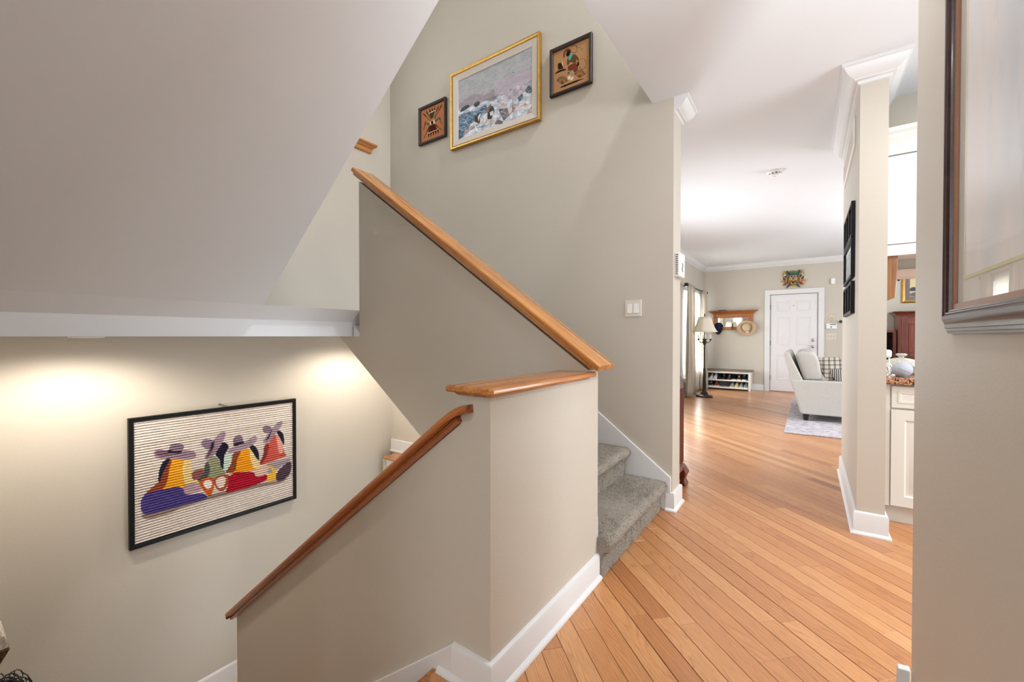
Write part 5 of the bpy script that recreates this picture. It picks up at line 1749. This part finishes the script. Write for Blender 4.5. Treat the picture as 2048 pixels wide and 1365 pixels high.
# ------------------------------------------------------------------ kitchen
KY = 3.475
kx0 = XR + 0.129
t = thing('base_cabinet', 'cream base cabinet with drawer and panelled door beside the narrow wall end', 'cabinet', (kx0 + 0.4, KY + 0.3, 0))
obj('body', MB().box(kx0, kx0 + 1.2, KY + 0.02, KY + 0.60, 0.11, 0.868), M['cab'], t)
obj('toe_kick', MB().box(kx0, kx0 + 1.2, 3.538, 3.56, 0, 0.11), M['cab'], t)
obj('stile', MB().box(kx0, kx0 + 0.050, KY + 0.008, KY + 0.022, 0.11, 0.868), M['cab'], t, bevel=0.002)
for xx in (kx0 + 0.054, kx0 + 0.60):
    w_ = 0.535
    fm = lambda x, y, b: (xx + x, KY + 0.012 - b, 0.118 + y)
    dr = obj('cabinet_door', MB().box(xx, xx + w_, KY + 0.008, KY + 0.022, 0.118, 0.712), M['cab'], t, bevel=0.002)
    obj('door_frame', rect_frame(fm, w_, 0.594, [(0, 0.004), (0, 0.012), (0.062, 0.012), (0.070, 0.004)]), M['cab'], dr, smooth=25)
    obj('raised_panel', rect_frame(fm, w_, 0.594, [(0.085, 0.004), (0.105, 0.010), (0.2, 0.010), (0.2, 0.004)]), M['cab'], dr, smooth=25)
    dw = obj('drawer', MB().box(xx, xx + w_, KY + 0.002, KY + 0.022, 0.722, 0.858), M['cab'], t, bevel=0.004)
    fm2 = lambda x, y, b: (xx + x, KY + 0.002 - b, 0.722 + y)
    obj('drawer_panel', rect_frame(fm2, w_, 0.136, [(0.028, 0.0), (0.032, 0.003), (0.045, 0.003), (0.048, 0.0)]), M['cab'], dw)
t = thing('countertop', 'speckled brown granite countertop on the cream base cabinet', 'countertop', (kx0 + 0.6, KY + 0.3, 0.868))
obj('slab', MB().box(kx0 + 0.001, kx0 + 1.25, KY - 0.03, KY + 0.66, 0.869, 0.911), M['granite'], t, bevel=0.006, seg=3)

# hanging cabinets
t = thing('wall_cabinet', 'white hanging cabinet with crown moulding over the kitchen counter', 'cabinet', (kx0 + 0.5, 3.56, 2.0))
hz0_, hz1_ = 1.665, 2.30
obj('body', MB().box(kx0, kx0 + 1.3, 3.42, 3.736, hz0_, hz1_), M['hang'], t)
obj('light_rail', MB().box(kx0, kx0 + 1.3, 3.395, 3.42, hz0_ - 0.015, hz0_ + 0.05), M['hang'], t, bevel=0.003)
obj('cabinet_door', MB().box(kx0 + 0.004, kx0 + 0.60, 3.40, 3.42, hz0_ + 0.055, hz1_ - 0.05), M['hang'], t, bevel=0.003)
obj('cabinet_door', MB().box(kx0 + 0.604, kx0 + 1.296, 3.40, 3.42, hz0_ + 0.055, hz1_ - 0.05), M['hang'], t, bevel=0.003)
obj('frieze', MB().box(kx0, kx0 + 1.3, 3.392, 3.42, hz1_ - 0.045, hz1_ + 0.03), M['hang'], t, bevel=0.003)
mb = MB().prism([(3.42, hz1_ + 0.02), (3.392, hz1_ + 0.02), (3.386, hz1_ + 0.035), (3.372, hz1_ + 0.05), (3.366, hz1_ + 0.07), (3.350, hz1_ + 0.085), (3.346, hz1_ + 0.105), (3.42, hz1_ + 0.105)], 0, kx0, kx0 + 1.3)
obj('crown_molding', mb, M['hang'], t, smooth=30)
mb = MB().prism([(0.365 + 0.004, 1.663), (0.440, 1.663), (0.428, 1.40), (0.369, 1.372)], 1, 3.41, 3.45)
tag(obj('cutting_board', mb, M['walnut'], bevel=0.004), 'brown wooden board hanging below the white cabinet beside the narrow wall', 'board')
t = thing('outlet_plate', 'white outlet plate on the kitchen side of the narrow wall end under the wooden board', 'outlet', (kx0, 3.62, 1.33))
obj('plate', MB().box(kx0 - 0.001, kx0 + 0.010, 3.55, 3.66, 1.27, 1.39), M['whiteplastic'], t, bevel=0.003)
obj('socket', MB().box(kx0 + 0.009, kx0 + 0.013, 3.585, 3.625, 1.285, 1.32), M['plastic'], t, bevel=0.002)

# things on the counter
ZC = 0.9115
sc_ = (0.479, KY + 0.06, ZC + 0.046)
t = thing('smart_speaker', 'pale blue grey ball shaped speaker at the front of the granite counter', 'speaker', (sc_[0], sc_[1], ZC))
obj('body', MB().ell(sc_, (0.050, 0.050, 0.046), 28, 18), M['ball'], t, smooth=80)
seam = []
for q in range(12):
    dx, dz = -0.028 + 0.0055 * q, 0.012 - 0.0026 * q
    seam.append((sc_[0] + dx, sc_[1] - 0.0504 * math.sqrt(max(0.02, 1 - (dx / 0.05) ** 2 - (dz / 0.046) ** 2)), sc_[2] + dz))
obj('seam', MB().tube(seam, 0.0009, 5), M['shelfgrey'], t)
obj('base', MB().lathe([(0.024, 0.0), (0.025, 0.004), (0.02, 0.008)], (sc_[0], sc_[1], ZC), 20), M['shelfgrey'], t)
cc = (0.515, KY + 0.36, ZC)
t = thing('crystal_dish', 'cut crystal covered dish with knobbed lid behind the ball shaped speaker', 'dish', cc)
obj('bowl', MB().lathe([(0.06, 0), (0.075, 0.006), (0.10, 0.026), (0.118, 0.048), (0.122, 0.054), (0.11, 0.055)], cc, 32), M['crystal'], t, smooth=30)
li = obj('lid', MB().lathe([(0.124, 0.056), (0.120, 0.066), (0.104, 0.076), (0.080, 0.090), (0.056, 0.100), (0.034, 0.106), (0.02, 0.108)], cc, 32), M['crystal'], t, smooth=30)
obj('lid_knob', MB().lathe([(0.014, 0.106), (0.012, 0.114), (0.026, 0.122), (0.031, 0.130), (0.022, 0.137), (0.001, 0.138)], cc, 20), M['crystal'], li, smooth=40)
t = thing('cable', 'white charging cable looped on the counter left of the speaker', 'cable', (0.41, KY + 0.10, ZC))
for k_ in range(3):
    pts = [(0.405 + 0.016 * math.cos(a) + 0.010 * k_, KY + 0.09 + 0.04 * math.sin(a) + 0.01 * k_, ZC + 0.005 + 0.033 * (1 + math.sin(a)) + 0.003 * k_) for a in np.linspace(0, 2 * PI, 18)]
    obj('loop', MB().tube(pts, 0.003, 6), M['whiteplastic'], t, smooth=60)
t = thing('white_charger', 'white charging stand with rounded block head left of the crystal dish', 'charger', (0.432, KY + 0.17, ZC))
obj('stem', MB().lathe([(0.03, 0), (0.03, 0.005), (0.005, 0.009), (0.004, 0.12)], (0.434, KY + 0.20, ZC), 16), M['whiteplastic'], t, smooth=40)
obj('head', MB().box(0.408, 0.446, KY + 0.18, KY + 0.22, ZC + 0.112, ZC + 0.165), M['whiteplastic'], t, bevel=0.014, seg=4, smooth=60)

# dining end: tall cherry cabinet, low bookcase, picture, pendant tip
t = thing('corner_cupboard', 'tall cherry cupboard with crown and panelled doors beyond the kitchen counter', 'cupboard', (1.6, 10.2, 0))
ux0, ux1, uy0 = 1.30, 2.3, 10.05
obj('carcass', MB().box(ux0, ux1, uy0, YB - 0.003, 0, 1.53), M['cherry'], t)
mb = MB().sweep([(ux0, YB - 0.003), (ux0, uy0), (ux1, uy0), (ux1, YB - 0.003)], [(0, 1.515), (-0.012, 1.515), (-0.02, 1.535), (-0.045, 1.565), (-0.07, 1.585), (-0.08, 1.59), (-0.08, 1.605), (0, 1.605)], XYZ)
obj('crown_molding', mb, M['cherry'], t, smooth=40)
for xx in (ux0 + 0.05, ux0 + 0.52):
    dr = obj('cupboard_door', MB().box(xx, xx + 0.45, uy0 - 0.02, uy0, 0.80, 1.48), M['cherry'], t, bevel=0.004)
    fm = lambda x, y, b: (xx + x, uy0 - 0.02 - b, 0.80 + y)
    obj('door_molding', rect_frame(fm, 0.45, 0.68, [(0.085, 0.0), (0.09, 0.010), (0.10, 0.010), (0.115, 0.0)]), M['cherry'], dr)
t = thing('dark_bookcase', 'low dark wood bookcase left of the tall cherry cupboard', 'bookcase', (1.1, 10.25, 0))
obj('carcass', rect_frame(lambda x, y, b: (0.93 + x, 10.12 + b, y), 0.36, 1.28, [(0, 0), (0, 0.34), (0.045, 0.34), (0.045, 0)]), M['cherry'], t)
obj('back_panel', MB().box(0.95, 1.27, 10.44, 10.46, 0.03, 1.25), M['dark'], t)
for zz in (0.45, 0.80):
    obj('shelf', MB().box(0.97, 1.25, 10.14, 10.44, zz, zz + 0.02), M['cherry'], t)
t = thing('dining_picture', 'gold framed picture with dark mat over the tall cherry cupboard', 'picture', (1.75, YB, 2.0))
fm = lambda x, y, b: (1.395 + x, YB - 0.002 - b, 1.775 + y)
obj('frame', rect_frame(fm, 0.62, 0.66, [(0, 0), (0, 0.02), (0.02, 0.03), (0.05, 0.02), (0.055, 0.006), (0.055, 0)]), M['gold'], t)
obj('mat_board', MB().add([fm(0.04, 0.04, 0.004), fm(0.58, 0.04, 0.004), fm(0.58, 0.62, 0.004), fm(0.04, 0.62, 0.004)], [(0, 1, 2, 3)]), plain('mauve_mat', (126, 116, 122), 0.8), t)
P = Paint(40, 48, (222, 206, 160))
P.poly([(0, 0.62), (0.3, 0.58), (0.6, 0.66), (1, 0.6), (1, 0.78), (0.5, 0.72), (0, 0.8)], (74, 76, 88))
P.poly([(0, 0.84), (0.5, 0.78), (1, 0.86), (1, 1), (0, 1)], (108, 106, 100))
art_grid('canvas', P, lambda u, v, d: (1.395 + 0.115 + u * 0.39, YB - 0.007, 1.775 + 0.545 - v * 0.43), M['art'], t)
t = thing('pendant_lamp', 'dark pendant lamp hanging beyond the kitchen bulkhead, only its tip showing', 'lamp', (1.02, 7.6, 1.75))
px_, py_ = 0.985, 7.6
obj('canopy', MB().lathe([(0.06, CEIL), (0.05, CEIL - 0.02), (0.012, CEIL - 0.03)], (px_, py_, 0), 18), M['bronze'], t, smooth=40)
obj('rod', MB().tube([(px_, py_, CEIL - 0.02), (px_, py_, 2.2)], 0.006, 8), M['bronze'], t)
obj('bowl', MB().lathe([(0.03, 2.22), (0.16, 2.18), (0.19, 2.12), (0.15, 2.04), (0.09, 1.99), (0.05, 1.965)], (px_, py_, 0), 24), M['shade'], t, smooth=40)
obj('finial', MB().lathe([(0.055, 1.985), (0.058, 1.965), (0.035, 1.945), (0.020, 1.935), (0.024, 1.925), (0.008, 1.91), (0.001, 1.90)], (px_, py_, 0), 16), M['iron'], t, smooth=40)

# ------------------------------------------------------------------ stone carving at the landing's edge
t = thing('stone_carving', 'rough stone carving with square capital standing on the lower landing', 'sculpture', (-3.05, 0.15, -1.475))
gx, gy = -3.05, 0.130
def rough(o, k_=0.012):
    me_ = o.data
    g = np.random.default_rng(3)
    for v in me_.vertices:
        v.co += Vector(g.normal(0, k_ * 0.3, 3))
    return o
obj('pedestal', MB().lathe([(0.13, -1.475), (0.13, -1.40), (0.09, -1.36), (0.075, -0.95), (0.07, -0.53)], (gx, gy, 0), 12), M['stonedark'], t, smooth=30)
rough(obj('tapered_block', MB().rings([[(gx + a * q, gy + b * q, z) for a, b in ((-1, -1), (1, -1), (1, 1), (-1, 1))] for q, z in ((0.05, -0.53), (0.062, -0.41), (0.072, -0.37), (0.070, -0.34), (0.094, -0.28), (0.098, -0.245))]), M['stonedark'], t))
rough(obj('capital', MB().rings([[(gx + a * q, gy + b * q, z) for a, b in ((-1, -1), (1, -1), (1, 1), (-1, 1))] for q, z in ((0.100, -0.245), (0.088, -0.19), (0.068, -0.155))]), M['stone'], t))
rough(obj('head', MB().ell((gx, gy, -0.085), (0.082, 0.082, 0.080), 14, 10), M['stone'], t, smooth=60), 0.006)
obj('crown_knob', MB().ell((gx, gy, 0.015), (0.078, 0.078, 0.035), 14, 8).ell((gx, gy, 0.062), (0.070, 0.070, 0.03), 14, 8), M['whiteplastic'], t, smooth=60)
g = np.random.default_rng(8)
mb = MB()
mb.ell((gx + 0.20, gy + 0.05, -0.445), (0.075, 0.075, 0.07), 14, 10)
for i in range(260):
    a0, ph, rr_ = g.uniform(0, 2 * PI), g.uniform(0, PI), g.uniform(0.06, 0.10)
    c_ = Vector((gx + 0.20 + g.normal(0, 0.015), gy + 0.05 + g.normal(0, 0.015), -0.425 + g.normal(0, 0.012)))
    ax = Vector(g.normal(0, 1, 3)).normalized()
    b1 = ax.orthogonal().normalized()
    b2 = ax.cross(b1)
    mb.tube([tuple(c_ + (b1 * math.cos(a0 + q) + b2 * math.sin(a0 + q)) * rr_) for q in np.linspace(0, 2.6, 8)], 0.002, 4)
o = tag(obj('wire_tangle', mb, M['wire']), 'tangled ball of black wire beside the stone carving', 'wire')
o['kind'] = 'stuff'
tag(obj('white_pedestal', MB().lathe([(0.10, -1.475), (0.10, -1.44), (0.06, -1.40), (0.05, -0.60), (0.09, -0.555), (0.09, -0.54)], (gx + 0.22, gy + 0.06, 0), 20), M['white'], smooth=40), 'white plant stand carrying the tangle of black wire', 'stand')

S_('trim_8', MB().prism([(0.208, 0.0), (0.213, 0.228), (0.2395, 0.231), (0.2395, 0.0)], 1, 1.588, 1.612), M['trim'], 'small white plinth block at the foot of the near right wall end', 'plinth', bevel=0.003)

# ------------------------------------------------------------------ lamp trims
for i, (x, y, z, p, c) in enumerate(DOWN):
    t = thing('downlight', ['recessed ceiling downlight in the hall behind the viewer', 'added unseen ceiling downlight over the near half of the kitchen', 'added unseen ceiling downlight over the kitchen counter', 'added unseen ceiling downlight over the middle of the dining room', 'added unseen ceiling downlight over the far end of the dining room'][i], 'downlight', (x, y, CEIL), 'recessed downlights of the main ceiling')
    obj('trim_ring', MB().lathe([(0.095, CEIL), (0.095, CEIL - 0.006), (0.075, CEIL - 0.008), (0.072, CEIL)], (x, y, 0), 24, cap=False), M['whiteplastic'], t, smooth=40)
    obj('lens', MB().lathe([(0.073, CEIL - 0.002), (0.001, CEIL - 0.002)], (x, y, 0), 24, cap=False), M['glow'], t)
for (x, y, z, p, c), l_ in zip(LAND, ('over the near end of the woven picture', 'in the corner right of the woven picture')):
    t = thing('landing_downlight', 'recessed downlight under the stair landing ' + l_, 'downlight', (x, y, 1.164), 'recessed downlights under the landing')
    obj('trim_ring', MB().lathe([(0.07, 1.164), (0.07, 1.158), (0.052, 1.156), (0.05, 1.164)], (x, y, 0), 24, cap=False), M['whiteplastic'], t, smooth=40)
    obj('lens', MB().lathe([(0.05, 1.1625), (0.001, 1.1625)], (x, y, 0), 24, cap=False), M['glow'], t)
for (x, y, z, p), l_ in zip(UP_FILL, ('in the kitchen behind the near right wall', 'at the right of the living room', 'at the rear end of the hall')):  # stands and bowls for the added ceiling fill lamps
    t = thing('fill_uplighter', 'added unseen bronze uplighter for ceiling fill ' + l_, 'lamp', (x, y, 0))
    obj('base', MB().lathe([(0.14, 0), (0.14, 0.02), (0.03, 0.035)], (x, y, 0), 20), M['bronze'], t, smooth=40)
    obj('pole', MB().lathe([(0.013, 0.03), (0.013, z - 0.08)], (x, y, 0), 12), M['bronze'], t, smooth=40)
    obj('bowl', MB().lathe([(0.02, z - 0.09), (0.08, z - 0.07), (0.13, z - 0.02), (0.15, z + 0.015), (0.145, z + 0.015), (0.125, z - 0.012), (0.05, z - 0.05), (0.001, z - 0.055)], (x, y, 0), 24), M['bronze'], t, smooth=40)
for (x, y, z, p), l_ in zip(GLOBE, ('added out of view as fill on the hall ceiling beside the newel wall', 'on the upstairs hall ceiling')):
    zt = CEIL if z < 3 else 5.45
    t = thing('ceiling_globe', 'frosted glass dome lamp ' + l_, 'lamp', (x, y, zt))
    gm = NT('lit_globe')
    gm.b.inputs['Base Color'].default_value = (0.9, 0.9, 0.9, 1)
    gm.b.inputs['Emission Color'].default_value = NEUT + (1,)
    gm.b.inputs['Emission Strength'].default_value = p / (4 * PI * PI * 0.09 ** 2)
    obj('globe', MB().ell((x, y, z), (0.09, 0.09, 0.09), 24, 16), gm.m, t, smooth=60)
    obj('canopy', MB().lathe([(0.07, zt), (0.065, zt - 0.02), (0.02, zt - 0.03), (0.02, zt - 0.045)], (x, y, 0), 20), M['steel'], t, smooth=40)
#E4
